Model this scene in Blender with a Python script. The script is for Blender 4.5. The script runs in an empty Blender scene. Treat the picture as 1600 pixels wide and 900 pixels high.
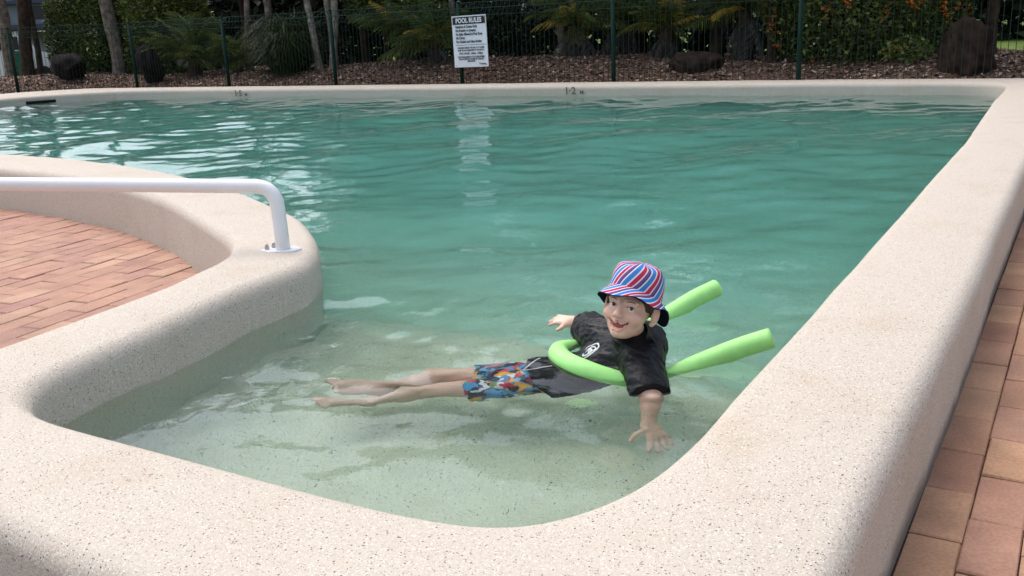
import bpy, math, random
import numpy as np
from mathutils import Vector, Matrix
from mathutils.geometry import tessellate_polygon

S = bpy.context.scene
C = S.collection
RNG = np.random.default_rng(7)
R = random.Random(11)

# ------------------------------------------------------------------ camera, sky, sun, exposure
cam = bpy.data.cameras.new("camera")
cam.sensor_width = 36.0
cam.lens = 1462.9 / 1600 * 36
cam.clip_start = 0.05
cam.clip_end = 2000
camo = bpy.data.objects.new("camera", cam)
C.objects.link(camo)
CR = Vector((0.85491384, 0.51708094, -0.0418286))
CU = Vector((-0.10496111, 0.25137158, 0.96218267))
CF = Vector((-0.50804084, 0.8181929, -0.26917443))
M = Matrix((CR, CU, -CF)).transposed().to_4x4()
M.translation = Vector((0, 0, 1.13))
camo.matrix_world = M
S.camera = camo

SUN_EL, SUN_AZ = math.radians(62), math.radians(285)      # azimuth clockwise from +Y: the sun stands to the left of the view
world = bpy.data.worlds.new("World")
S.world = world
world.use_nodes = True
wn = world.node_tree
bg = wn.nodes["Background"]
sky = wn.nodes.new("ShaderNodeTexSky")
sky.sky_type = 'NISHITA'
sky.sun_disc = False
sky.sun_elevation = SUN_EL
sky.sun_rotation = SUN_AZ
sky.air_density = 1.0
sky.dust_density = 4.0
sky.ozone_density = 1.0
hsv = wn.nodes.new("ShaderNodeHueSaturation")          # thin high cloud whitens the blue
hsv.inputs["Saturation"].default_value = 0.58
wn.links.new(sky.outputs[0], hsv.inputs["Color"])
wn.links.new(hsv.outputs[0], bg.inputs[0])
bg.inputs[1].default_value = 0.15

sl = bpy.data.lights.new("sun", 'SUN')
sl.energy = 0.55
sl.angle = math.radians(40)
sl.color = (1.0, 0.97, 0.92)
so = bpy.data.objects.new("sun", sl)
C.objects.link(so)
sd = Vector((math.sin(SUN_AZ) * math.cos(SUN_EL), math.cos(SUN_AZ) * math.cos(SUN_EL), math.sin(SUN_EL)))
so.rotation_euler = sd.to_track_quat('Z', 'Y').to_euler()
so.location = sd * 30

S.view_settings.view_transform = 'Standard'
S.view_settings.look = 'None'
S.view_settings.exposure = 0.88
S.view_settings.gamma = 1.0
S.render.engine = 'CYCLES'
S.cycles.use_denoising = True
try:
    S.cycles.denoiser = 'OPENIMAGEDENOISE'
except Exception:
    pass
S.cycles.max_bounces = 10
S.cycles.transmission_bounces = 8
S.cycles.glossy_bounces = 4
S.cycles.diffuse_bounces = 4
S.cycles.volume_bounces = 3
S.cycles.caustics_refractive = True
S.cycles.caustics_reflective = True
S.cycles.sample_clamp_indirect = 6.0

WATER_Z = 0.15
TOP_Z = 0.30

# ------------------------------------------------------------------ helpers
def tag(o, label=None, cat=None, group=None, kind=None):
    if label: o["label"] = label
    if cat: o["category"] = cat
    if group: o["group"] = group
    if kind: o["kind"] = kind
    return o

def link(o, parent=None):
    C.objects.link(o)
    if parent is not None:
        o.parent = parent
    return o

def empty(name, loc=(0, 0, 0)):
    o = bpy.data.objects.new(name, None)
    o.location = loc
    o.empty_display_size = 0.1
    return link(o)

def mesh_data(name, v, f, mats=None, smooth=False, attr=None, uv=None):
    me = bpy.data.meshes.new(name)
    v = np.asarray(v, dtype=np.float32)
    if isinstance(f, np.ndarray):
        n, k = f.shape
        me.vertices.add(len(v)); me.vertices.foreach_set("co", v.ravel())
        me.loops.add(n * k); me.loops.foreach_set("vertex_index", f.astype(np.int32).ravel())
        me.polygons.add(n)
        me.polygons.foreach_set("loop_start", np.arange(0, n * k, k, dtype=np.int32))
        me.update(calc_edges=True)
    else:
        me.from_pydata([tuple(map(float, p)) for p in v], [], f)
    if smooth:
        me.polygons.foreach_set("use_smooth", np.ones(len(me.polygons), dtype=bool))
    if attr:
        for an, (dom, arr) in attr.items():
            a = me.attributes.new(an, 'FLOAT', dom)
            a.data.foreach_set("value", np.asarray(arr, dtype=np.float32))
    if uv is not None:
        ul = me.uv_layers.new(name="UVMap")
        li = np.empty(len(me.loops), dtype=np.int32); me.loops.foreach_get("vertex_index", li)
        ul.data.foreach_set("uv", np.asarray(uv, dtype=np.float32)[li].ravel())
    for m in (mats if isinstance(mats, (list, tuple)) else [mats]):
        if m: me.materials.append(m)
    me.validate()
    me.update()
    return me

def obj(name, v, f, mat, parent=None, smooth=False, attr=None, uv=None, loc=None):
    o = bpy.data.objects.new(name, mesh_data(name, v, f, mat, smooth, attr, uv))
    if loc is not None: o.location = loc
    return link(o, parent)

def join(parts):
    vs, fs, n = [], [], 0
    for v, f in parts:
        vs.append(np.asarray(v, float)); fs += [[i + n for i in q] for q in f]; n += len(v)
    return np.concatenate(vs), fs

def box(c, s, rz=0.0, bev=0.0):
    """Box with an optional chamfered top."""
    hx, hy, hz = s[0] / 2, s[1] / 2, s[2] / 2
    if bev:
        rings = [(hx, hy, -hz), (hx, hy, hz - bev), (hx - bev, hy - bev, hz)]
    else:
        rings = [(hx, hy, -hz), (hx, hy, hz)]
    v = []
    for a, b, z in rings:
        v += [(-a, -b, z), (a, -b, z), (a, b, z), (-a, b, z)]
    v = np.array(v)
    f = [[3, 2, 1, 0]]
    for r in range(len(rings) - 1):
        for i in range(4):
            j = (i + 1) % 4
            f.append([r * 4 + i, r * 4 + j, r * 4 + 4 + j, r * 4 + 4 + i])
    k = (len(rings) - 1) * 4
    f.append([k, k + 1, k + 2, k + 3])
    cz, sz = math.cos(rz), math.sin(rz)
    x = v[:, 0] * cz - v[:, 1] * sz; y = v[:, 0] * sz + v[:, 1] * cz
    return np.stack([x + c[0], y + c[1], v[:, 2] + c[2]], 1), f

def spline(pts, n):
    """Catmull-Rom through pts with n samples per span."""
    p = np.asarray(pts, float)
    q = np.concatenate([[2 * p[0] - p[1]], p, [2 * p[-1] - p[-2]]])
    out = []
    for i in range(1, len(q) - 2):
        t = np.linspace(0, 1, n, endpoint=False)[:, None]
        a, b, c, d = q[i - 1], q[i], q[i + 1], q[i + 2]
        out.append(0.5 * (2 * b + (c - a) * t + (2 * a - 5 * b + 4 * c - d) * t ** 2 + (3 * b - a - 3 * c + d) * t ** 3))
    out.append(p[-1:])
    return np.concatenate(out)

def spline_loop(pts, n):
    p = np.asarray(pts, float); N = len(p); out = []
    for i in range(N):
        a, b, c, d = p[i - 1], p[i], p[(i + 1) % N], p[(i + 2) % N]
        t = np.linspace(0, 1, n, endpoint=False)[:, None]
        out.append(0.5 * (2 * b + (c - a) * t + (2 * a - 5 * b + 4 * c - d) * t ** 2 + (3 * b - a - 3 * c + d) * t ** 3))
    return np.concatenate(out)

def tube(pts, rad, seg=12, cap=True):
    p = np.asarray(pts, float); n = len(p)
    rad = np.broadcast_to(np.asarray(rad, float), (n,))
    t = np.gradient(p, axis=0); t /= np.linalg.norm(t, axis=1)[:, None]
    up = np.array([0, 0, 1.0]) if abs(t[0][2]) < 0.9 else np.array([1.0, 0, 0])
    u = np.cross(t[0], up); u /= np.linalg.norm(u)
    v, a = [], np.linspace(0, 2 * np.pi, seg, endpoint=False)
    for i in range(n):
        u = u - t[i] * (u @ t[i]); u /= np.linalg.norm(u); w = np.cross(t[i], u)
        v.append(p[i] + rad[i] * (np.cos(a)[:, None] * u + np.sin(a)[:, None] * w))
    v = np.concatenate(v); f = []
    for i in range(n - 1):
        for j in range(seg):
            k = (j + 1) % seg
            f.append([i * seg + j, i * seg + k, (i + 1) * seg + k, (i + 1) * seg + j])
    if cap:
        f.append(list(range(seg))[::-1]); f.append(list(range((n - 1) * seg, n * seg)))
    return v, f

def fbm2(x, y, seed, scale, octv=4):
    """Cheap smooth pseudo-noise built from rotated sines."""
    r = np.random.default_rng(seed); o = np.zeros_like(x, dtype=float); amp = 1.0
    for k in range(octv):
        for _ in range(3):
            th = r.uniform(0, 2 * np.pi); ph = r.uniform(0, 2 * np.pi); fr = scale * 2 ** k * r.uniform(.7, 1.3)
            o += amp * np.sin((x * np.cos(th) + y * np.sin(th)) * fr + ph) / 3
        amp *= 0.5
    return o

# ------------------------------------------------------------------ materials
def mat(name):
    m = bpy.data.materials.new(name); m.use_nodes = True
    nt = m.node_tree
    return m, nt, nt.nodes["Principled BSDF"]

def N(nt, kind, **kw):
    n = nt.nodes.new(kind)
    for k, v in kw.items(): setattr(n, k, v)
    return n

def ramp(nt, stops, interp='LINEAR'):
    n = nt.nodes.new("ShaderNodeValToRGB"); cr = n.color_ramp; cr.interpolation = interp
    while len(cr.elements) < len(stops): cr.elements.new(0.5)
    for e, (p, c) in zip(cr.elements, stops):
        e.position = p; e.color = (*c, 1)
    return n

def math_n(nt, op, a, b=None, clamp=False):
    n = nt.nodes.new("ShaderNodeMath"); n.operation = op; n.use_clamp = clamp
    for i, x in enumerate((a, b)):
        if x is None: continue
        if isinstance(x, (int, float)): n.inputs[i].default_value = x
        else: nt.links.new(x, n.inputs[i])
    return n.outputs[0]

def mixc(nt, fac, a, b, mode='MIX'):
    n = nt.nodes.new("ShaderNodeMix"); n.data_type = 'RGBA'; n.blend_type = mode
    for s, x in ((n.inputs[0], fac), (n.inputs[6], a), (n.inputs[7], b)):
        if isinstance(x, (int, float)): s.default_value = x
        elif isinstance(x, tuple): s.default_value = (*x, 1)
        else: nt.links.new(x, s)
    return n.outputs[2]

def simple(name, col, rough=0.6, noise=0.0, nscale=20.0, bump=0.0, spec=None, metal=0.0):
    if spec is None: spec = 0.12 if rough >= .85 else 0.4
    m, nt, b = mat(name)
    b.inputs["Roughness"].default_value = rough
    b.inputs["Specular IOR Level"].default_value = spec
    b.inputs["Metallic"].default_value = metal
    tc = N(nt, "ShaderNodeTexCoord"); nz = N(nt, "ShaderNodeTexNoise")
    nz.inputs["Scale"].default_value = nscale; nz.inputs["Detail"].default_value = 5
    nt.links.new(tc.outputs["Object"], nz.inputs["Vector"])
    d = tuple(max(0, c * (1 - noise)) for c in col); l = tuple(min(1, c * (1 + noise)) for c in col)
    r = ramp(nt, [(0.3, d), (0.7, l)])
    nt.links.new(nz.outputs[0], r.inputs[0]); nt.links.new(r.outputs[0], b.inputs["Base Color"])
    if bump:
        bp = N(nt, "ShaderNodeBump"); bp.inputs["Strength"].default_value = bump; bp.inputs["Distance"].default_value = 0.01
        nt.links.new(nz.outputs[0], bp.inputs["Height"]); nt.links.new(bp.outputs[0], b.inputs["Normal"])
    return m

def aggregate(name, base, warm, bands=True, rough=0.75):
    """Pebbled cream render: fine chips of brown, black and white in a cream matrix."""
    m, nt, b = mat(name)
    b.inputs["Roughness"].default_value = rough
    b.inputs["Specular IOR Level"].default_value = 0.25
    g = N(nt, "ShaderNodeNewGeometry"); pos = g.outputs["Position"]
    def noise(scale, detail=4, rgh=0.55):
        n = N(nt, "ShaderNodeTexNoise"); n.inputs["Scale"].default_value = scale
        n.inputs["Detail"].default_value = detail; n.inputs["Roughness"].default_value = rgh
        nt.links.new(pos, n.inputs["Vector"]); return n.outputs[0]
    big = ramp(nt, [(0.35, base), (0.52, base), (0.72, warm)]); nt.links.new(noise(3.2, 6), big.inputs[0])
    fine = ramp(nt, [(0.3, (0.86, 0.85, 0.84)), (0.7, (1, 1, 1))]); nt.links.new(noise(160, 3), fine.inputs[0])
    col = mixc(nt, 1.0, big.outputs[0], fine.outputs[0], 'MULTIPLY')
    def chips(scale, prob, thr, c):
        v = N(nt, "ShaderNodeTexVoronoi"); v.inputs["Scale"].default_value = scale
        nt.links.new(pos, v.inputs["Vector"])
        sep = N(nt, "ShaderNodeSeparateColor"); nt.links.new(v.outputs["Color"], sep.inputs[0])
        pick = math_n(nt, 'LESS_THAN', sep.outputs[0], prob)
        size = math_n(nt, 'MULTIPLY', sep.outputs[1], thr)
        near = math_n(nt, 'LESS_THAN', v.outputs["Distance"], size)
        return math_n(nt, 'MULTIPLY', pick, near), c
    for sc, pr, th, c in ((340, 0.28, 0.55, (0.76, 0.72, 0.66)), (300, 0.20, 0.5, (0.42, 0.32, 0.24)),
                          (235, 0.12, 0.52, (0.11, 0.09, 0.078)), (400, 0.14, 0.5, (0.11, 0.085, 0.07))):
        f, c = chips(sc, pr, th, c); col = mixc(nt, f, col, c)
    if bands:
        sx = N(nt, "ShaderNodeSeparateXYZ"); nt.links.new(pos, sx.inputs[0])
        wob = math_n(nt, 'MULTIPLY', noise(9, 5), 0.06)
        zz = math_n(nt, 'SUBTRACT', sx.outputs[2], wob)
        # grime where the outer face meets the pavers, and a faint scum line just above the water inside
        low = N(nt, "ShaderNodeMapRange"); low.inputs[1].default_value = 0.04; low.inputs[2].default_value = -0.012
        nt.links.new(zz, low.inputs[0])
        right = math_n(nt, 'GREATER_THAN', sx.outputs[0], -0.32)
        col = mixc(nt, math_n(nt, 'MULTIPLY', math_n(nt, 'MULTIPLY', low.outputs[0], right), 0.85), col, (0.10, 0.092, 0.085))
    nt.links.new(col, b.inputs["Base Color"])
    bp = N(nt, "ShaderNodeBump"); bp.inputs["Strength"].default_value = 0.35; bp.inputs["Distance"].default_value = 0.003
    v = N(nt, "ShaderNodeTexVoronoi"); v.inputs["Scale"].default_value = 130; nt.links.new(pos, v.inputs["Vector"])
    nt.links.new(v.outputs["Distance"], bp.inputs["Height"]); nt.links.new(bp.outputs[0], b.inputs["Normal"])
    return m

def brick_mat(name, stops, island=False):
    m, nt, b = mat(name)
    b.inputs["Roughness"].default_value = 0.85; b.inputs["Specular IOR Level"].default_value = 0.2
    oi = N(nt, "ShaderNodeObjectInfo"); r = ramp(nt, stops)
    g = N(nt, "ShaderNodeNewGeometry")
    nt.links.new(g.outputs["Random Per Island"] if island else oi.outputs["Random"], r.inputs[0])
    def nz(scale, lo, hi, d=6):
        n = N(nt, "ShaderNodeTexNoise"); n.inputs["Scale"].default_value = scale; n.inputs["Detail"].default_value = d
        nt.links.new(g.outputs["Position"], n.inputs["Vector"])
        q = ramp(nt, [(0.32, (lo,) * 3), (0.7, (hi,) * 3)]); nt.links.new(n.outputs[0], q.inputs[0]); return q.outputs[0], n.outputs[0]
    a, _ = nz(6, 0.8, 1.12); c, h = nz(120, 0.82, 1.1)
    col = mixc(nt, 1.0, mixc(nt, 1.0, r.outputs[0], a, 'MULTIPLY'), c, 'MULTIPLY')
    st, _ = nz(2.3, 0.0, 1.0)
    col = mixc(nt, math_n(nt, 'MULTIPLY', st, 0.22), col, (0.30, 0.21, 0.16))
    nt.links.new(col, b.inputs["Base Color"])
    bp = N(nt, "ShaderNodeBump"); bp.inputs["Strength"].default_value = 0.25; bp.inputs["Distance"].default_value = 0.003
    nt.links.new(h, bp.inputs["Height"]); nt.links.new(bp.outputs[0], b.inputs["Normal"])
    return m

def tone_mat(name, stops, rough=0.6, spec=0.3, transl=0.0):
    """Colour from the per-face 'tone' attribute (each leaf or chip its own shade)."""
    m, nt, b = mat(name)
    b.inputs["Roughness"].default_value = rough; b.inputs["Specular IOR Level"].default_value = spec
    a = N(nt, "ShaderNodeAttribute"); a.attribute_name = "tone"
    r = ramp(nt, stops); nt.links.new(a.outputs["Fac"], r.inputs[0]); nt.links.new(r.outputs[0], b.inputs["Base Color"])
    if transl:
        t = N(nt, "ShaderNodeBsdfTranslucent"); nt.links.new(r.outputs[0], t.inputs[0])
        mx = N(nt, "ShaderNodeMixShader"); mx.inputs[0].default_value = transl
        out = nt.nodes["Material Output"]
        nt.links.new(b.outputs[0], mx.inputs[1]); nt.links.new(t.outputs[0], mx.inputs[2]); nt.links.new(mx.outputs[0], out.inputs[0])
    return m

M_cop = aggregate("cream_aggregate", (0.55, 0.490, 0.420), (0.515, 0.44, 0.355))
M_floor = aggregate("pool_floor_aggregate", (0.75, 0.645, 0.475), (0.62, 0.53, 0.37), bands=False)
M_brickL = brick_mat("terracotta_paver", [(0, (0.40, 0.225, 0.185)), (0.25, (0.45, 0.255, 0.19)), (0.5, (0.47, 0.275, 0.195)), (0.75, (0.43, 0.245, 0.195)), (1, (0.51, 0.32, 0.225))])
M_brickR = brick_mat("warm_paver", [(0, (0.36, 0.19, 0.125)), (0.35, (0.42, 0.235, 0.145)), (0.65, (0.49, 0.29, 0.17)), (1, (0.39, 0.21, 0.15))])
M_fieldL = brick_mat("terracotta_field", [(0, (0.40, 0.225, 0.185)), (0.25, (0.45, 0.255, 0.19)), (0.5, (0.47, 0.275, 0.195)), (0.75, (0.43, 0.245, 0.195)), (1, (0.51, 0.32, 0.225))], True)
M_fieldR = brick_mat("warm_field", [(0, (0.36, 0.19, 0.125)), (0.35, (0.42, 0.235, 0.145)), (0.65, (0.49, 0.29, 0.17)), (1, (0.39, 0.21, 0.15))], True)
M_bed = simple("jointing_sand", (0.15, 0.105, 0.08), 0.95, 0.4, 60)
M_white = simple("white_paint", (0.80, 0.80, 0.82), 0.28, 0.02, 5)
M_bolt = simple("zinc_bolt", (0.45, 0.42, 0.40), 0.35, 0.1, 40, metal=0.8)
M_green = simple("green_powdercoat", (0.005, 0.026, 0.019), 0.7, 0.15, 10, spec=.15)
M_wire = simple("dark_green_wire", (0.011, 0.034, 0.026), 0.7, 0.1, 10, spec=0.2)
M_sign = simple("sign_white", (0.72, 0.74, 0.80), 0.35, 0.03, 6)
M_black = simple("sign_black", (0.012, 0.012, 0.015), 0.4)
M_mark = simple("grey_marking_paint", (0.15, 0.145, 0.125), 0.8, 0.35, 60)
M_dark = simple("dark_void", (0.015, 0.015, 0.015), 0.9)
M_noodle = simple("lime_foam", (0.35, 0.76, 0.24), 0.55, 0.05, 30, 0.12, 0.35)
M_rock = simple("dark_boulder", (0.016, 0.012, 0.012), 0.95, 0.55, 6, 0.9)
M_rockb = simple("brown_boulder", (0.026, 0.017, 0.013), 0.95, 0.5, 7, 0.9)
M_bark = simple("grey_bark", (0.15, 0.125, 0.10), 0.9, 0.55, 9, 0.9)
M_barkd = simple("dark_bark", (0.045, 0.030, 0.022), 0.9, 0.5, 9, 0.9)
M_barkp = simple("pale_bark", (0.22, 0.20, 0.17), 0.9, 0.5, 12, 0.8)
M_soil = simple("mulch_soil", (0.11, 0.07, 0.052), 0.95, 0.55, 14, 0.8)
M_chip = tone_mat("bark_chip", [(0, (0.035, 0.020, 0.014)), (0.45, (0.18, 0.11, 0.08)), (0.8, (0.42, 0.29, 0.22)), (1, (0.62, 0.52, 0.44))], 0.9)
M_grass = simple("lawn", (0.10, 0.145, 0.035), 0.9, 0.4, 3, 0.4)
LEAF = {
 'hedge': tone_mat("hedge_leaf", [(0, (0.020, 0.035, 0.008)), (0.6, (0.10, 0.14, 0.026)), (1, (0.27, 0.29, 0.055))], 0.5, 0.35, 0.3),
 'yellow': tone_mat("yellow_green_leaf", [(0, (0.03, 0.05, 0.012)), (0.5, (0.11, 0.145, 0.026)), (1, (0.28, 0.28, 0.055))], 0.5, 0.35, 0.25),
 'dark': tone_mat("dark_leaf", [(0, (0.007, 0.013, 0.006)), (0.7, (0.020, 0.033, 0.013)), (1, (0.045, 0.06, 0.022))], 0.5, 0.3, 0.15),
 'red': tone_mat("copper_leaf", [(0, (0.020, 0.010, 0.010)), (1, (0.075, 0.025, 0.022))], 0.5, 0.3, 0.15),
 'orange': tone_mat("orange_petal", [(0, (0.35, 0.07, 0.01)), (1, (0.62, 0.16, 0.02))], 0.6, 0.2, 0.2),
 'palm': tone_mat("palm_frond", [(0, (0.025, 0.045, 0.012)), (0.6, (0.085, 0.12, 0.025)), (1, (0.20, 0.21, 0.045))], 0.45, 0.4, 0.2),
 'gold': tone_mat("golden_frond", [(0, (0.20, 0.16, 0.025)), (1, (0.50, 0.36, 0.07))], 0.5, 0.35, 0.2),
 'dead': tone_mat("dead_frond", [(0, (0.035, 0.032, 0.03)), (1, (0.14, 0.13, 0.12))], 0.8, 0.2, 0.1),
 'grass': tone_mat("blade_grass", [(0, (0.012, 0.024, 0.006)), (1, (0.055, 0.08, 0.016))], 0.5, 0.3, 0.2),
}

# ------------------------------------------------------------------ pool outline: (inner edge, outer edge) stations of the raised coping
ST = [
 ((-.76, 9.3), (-.25, 9.3)), ((-.70, 7.4), (-.25, 7.4)), ((-.67, 5.6), (-.25, 5.6)), ((-.655, 4.2), (-.25, 4.2)), ((-.655, 3.2), (-.25, 3.2)), ((-.65, 2.5), (-.25, 2.5)),
 ((-.645, 2.0), (-.25, 2.0)), ((-.64, 1.72), (-.25, 1.66)), ((-.652, 1.53), (-.25, 1.32)), ((-.69, 1.395), (-.265, 1.08)), ((-.755, 1.29), (-.32, .92)),
 ((-.84, 1.23), (-.45, .835)), ((-.96, 1.203), (-.66, .80)), ((-1.12, 1.193), (-.98, .79)), ((-1.35, 1.186), (-1.30, .787)), ((-1.62, 1.178), (-1.62, .80)),
 ((-1.86, 1.171), (-1.92, .80)), ((-2.02, 1.172), (-2.20, .81)), ((-2.13, 1.195), (-2.42, .86)), ((-2.215, 1.25), (-2.56, .97)), ((-2.27, 1.33), (-2.63, 1.13)),
 ((-2.305, 1.46), (-2.655, 1.38)), ((-2.34, 1.68), (-2.68, 1.62)), ((-2.39, 1.9), (-2.705, 1.84)), ((-2.425, 2.12), (-2.735, 2.06)), ((-2.44, 2.32), (-2.79, 2.25)),
 ((-2.465, 2.5), (-2.835, 2.39)), ((-2.545, 2.65), (-2.91, 2.52)), ((-2.67, 2.8), (-3.04, 2.66)), ((-2.9, 3.02), (-3.21, 2.775)), ((-3.2, 3.25), (-3.46, 2.915)),
 ((-3.57, 3.45), (-3.80, 3.09)), ((-4.05, 3.67), (-4.27, 3.32)), ((-4.95, 4.01), (-5.08, 3.60)), ((-5.8, 4.24), (-5.87, 3.745)), ((-6.5, 4.37), (-6.58, 3.82)),
 ((-7.6, 4.43), (-7.6, 3.86)), ((-9.5, 4.47), (-9.5, 3.92)), ((-12.0, 4.65), (-12.1, 4.05)), ((-14.2, 5.4), (-14.7, 4.75)), ((-15.5, 6.9), (-16.4, 6.5)),
 ((-16.0, 8.6), (-17.3, 8.4)), ((-15.95, 9.8), (-17.65, 10.2)), ((-15.5, 10.6), (-17.3, 11.3)), ((-14.8, 11.1), (-16.4, 11.85)), ((-13.4, 11.38), (-13.4, 12.02)),
 ((-11.2, 11.55), (-11.2, 12.17)), ((-8.5, 11.72), (-8.5, 12.33)), ((-5.9, 11.88), (-5.9, 12.48)), ((-3.4, 12.0), (-3.4, 12.66)), ((-2.1, 12.02), (-2.1, 12.70)),
 ((-1.35, 11.98), (-1.2, 12.70)), ((-1.0, 11.86), (-.7, 12.68)), ((-.84, 11.6), (-.35, 12.5)), ((-.785, 11.1), (-.25, 12.1)), ((-.775, 10.4), (-.25, 10.9)),
]
NS = 8
INNER = spline_loop([a for a, b in ST], NS)
OUTER = spline_loop([b for a, b in ST], NS)
MID = (INNER + OUTER) / 2

def inside(px, py, poly):
    c = np.zeros(px.shape, bool)
    x0, y0 = poly[-1]
    for x1, y1 in poly:
        if y0 != y1:
            k = ((y1 > py) != (y0 > py)) & (px < (x0 - x1) * (py - y1) / (y0 - y1) + x1)
            c ^= k
        x0, y0 = x1, y1
    return c

def coping():
    n = len(INNER)
    d = INNER - OUTER; w = np.linalg.norm(d, axis=1)[:, None]; d /= w
    ro, ri = 0.055, 0.060
    prof = [(0, -.12), (0, .06), (0, TOP_Z - ro)]
    prof += [(ro * (1 - math.cos(a)), TOP_Z - ro + ro * math.sin(a)) for a in np.linspace(0.2, math.pi / 2, 6)]
    k = len(prof)
    prof += [("m", TOP_Z + .004)]
    prof += [("i", ri * (1 - math.sin(a)) , TOP_Z - ri + ri * math.cos(a)) for a in np.linspace(0, math.pi / 2, 7)]
    prof += [("i", 0.0, .10), ("i", 0.0, -.25), ("i", 0.0, -1.5)]
    rows = []
    for q in prof:
        if q[0] == "m": xy = (OUTER + INNER) / 2; z = q[1]
        elif q[0] == "i":
            xy = INNER - d * q[1]; z = q[2]
        else: xy = OUTER + d * q[0]; z = q[1]
        rows.append(np.column_stack([xy, np.full(n, z)]))
    m = len(rows); v = np.concatenate(rows)
    # trowelled by hand: slight waviness
    v[:, 2] += np.where(v[:, 2] > .2, .004 * fbm2(v[:, 0], v[:, 1], 5, 3.0, 3), 0)
    off = .006 * fbm2(v[:, 0] + v[:, 2], v[:, 1], 9, 2.5, 3)
    v[:, 0] += off; v[:, 1] += off * .6
    f = np.array([[r * n + i, r * n + (i + 1) % n, (r + 1) * n + (i + 1) % n, (r + 1) * n + i] for r in range(m - 1) for i in range(n)])
    return v, f

v, f = coping()
cop = obj("pool_coping", v, f[:, ::-1], M_cop, smooth=True)
tag(cop, "low cream pebble-speckled coping wall curving all round the pool", "pool coping")

def text_mesh(name, body, size, mtl, parent, mw, align='LEFT', bold=0.0, sx=1.0, extr=0.0008):
    cu = bpy.data.curves.new(name, 'FONT'); cu.body = body; cu.size = size; cu.align_x = align
    cu.offset = bold; cu.extrude = extr; cu.resolution_u = 3
    t = bpy.data.objects.new(name + "_tmp", cu); C.objects.link(t)
    dg = bpy.context.evaluated_depsgraph_get(); dg.update()
    me = bpy.data.meshes.new_from_object(t.evaluated_get(dg)); me.name = name
    bpy.data.objects.remove(t); bpy.data.curves.remove(cu)
    me.transform(Matrix.Diagonal((sx, 1, 1, 1)))
    me.materials.clear(); me.materials.append(mtl)
    o = bpy.data.objects.new(name, me); link(o, parent)
    o.matrix_local = mw
    return o

def facing_south(x, y, z, yaw=0.0, roll=0.0):
    """Upright plane looking towards -Y at (x, y, z)."""
    return Matrix.Translation((x, y, z)) @ Matrix.Rotation(yaw, 4, 'Z') @ Matrix.Rotation(math.pi / 2, 4, 'X') @ Matrix.Rotation(roll, 4, 'Z')

def inner_y(x):
    s = INNER[INNER[:, 1] > 10.9]; o = np.argsort(s[:, 0]); return float(np.interp(x, s[o, 0], s[o, 1]))

for x, big in ((-6.34, "1\u00b72"), (-12.5, "1\u00b75")):
    y = inner_y(x) - 0.026
    text_mesh("depth_marking", big, 0.14, M_mark, cop, facing_south(x, y, .178, .06), bold=.003)
    text_mesh("depth_marking", "M", 0.075, M_mark, cop, facing_south(x + .235, y + .014, .178, .06), bold=.002)

sk = join([box((-15.84, 10.12, .19), (.12, .62, .05), -.20)])
o = obj("skimmer_slot", *sk, M_dark, cop)

# ------------------------------------------------------------------ pool floor and water
def floor_z(x, y):
    s = np.clip((y - 2.66 - .06 * np.sin(x * 3)) / .55, 0, 1); s = s * s * (3 - 2 * s)
    sh = -.25 - .03 * (y - 1.2)
    deep = -.60 - .80 * np.clip((y - 2.9) / 3.0, 0, 1) - .012 * np.clip(-x - 4, 0, 12)
    return sh * (1 - s) + deep * s + .008 * fbm2(x, y, 3, 4, 2)
xs = np.concatenate([np.linspace(-18, -3.2, 60), np.linspace(-3.15, .0, 80)]); ys = np.concatenate([np.linspace(.8, 3.4, 90), np.linspace(3.5, 12.9, 50)])
X, Y = np.meshgrid(xs, ys)
nx = len(xs); ny = len(ys)
v = np.column_stack([X.ravel(), Y.ravel(), floor_z(X, Y).ravel()])
f = np.array([[j * nx + i, j * nx + i + 1, (j + 1) * nx + i + 1, (j + 1) * nx + i] for j in range(ny - 1) for i in range(nx - 1)])
tag(obj("pool_floor", v, f, M_floor, smooth=True), kind="structure")

def water_mat():
    m = bpy.data.materials.new("pool_water"); m.use_nodes = True; nt = m.node_tree
    for n in list(nt.nodes): nt.nodes.remove(n)
    out = N(nt, "ShaderNodeOutputMaterial"); g = N(nt, "ShaderNodeBsdfGlass")
    g.inputs["Roughness"].default_value = 0.0; g.inputs["IOR"].default_value = 1.33; g.inputs["Color"].default_value = (1, 1, 1, 1)
    geo = N(nt, "ShaderNodeNewGeometry"); nz = N(nt, "ShaderNodeTexNoise")
    nz.inputs["Scale"].default_value = 9; nz.inputs["Detail"].default_value = 3
    nt.links.new(geo.outputs["Position"], nz.inputs["Vector"])
    bp = N(nt, "ShaderNodeBump"); bp.inputs["Strength"].default_value = 0.28; bp.inputs["Distance"].default_value = 0.012
    nt.links.new(nz.outputs[0], bp.inputs["Height"]); nt.links.new(bp.outputs[0], g.inputs["Normal"])
    nt.links.new(g.outputs[0], out.inputs["Surface"])
    va = N(nt, "ShaderNodeVolumeAbsorption"); va.inputs["Color"].default_value = (0.47, 0.90, 0.905, 1); va.inputs["Density"].default_value = 0.78
    vs = N(nt, "ShaderNodeVolumeScatter"); vs.inputs["Color"].default_value = (0.88, 0.99, 0.96, 1); vs.inputs["Density"].default_value = 0.30; vs.inputs["Anisotropy"].default_value = 0.3
    ad = N(nt, "ShaderNodeAddShader"); nt.links.new(va.outputs[0], ad.inputs[0]); nt.links.new(vs.outputs[0], ad.inputs[1])
    nt.links.new(ad.outputs[0], out.inputs["Volume"])
    return m

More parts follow.
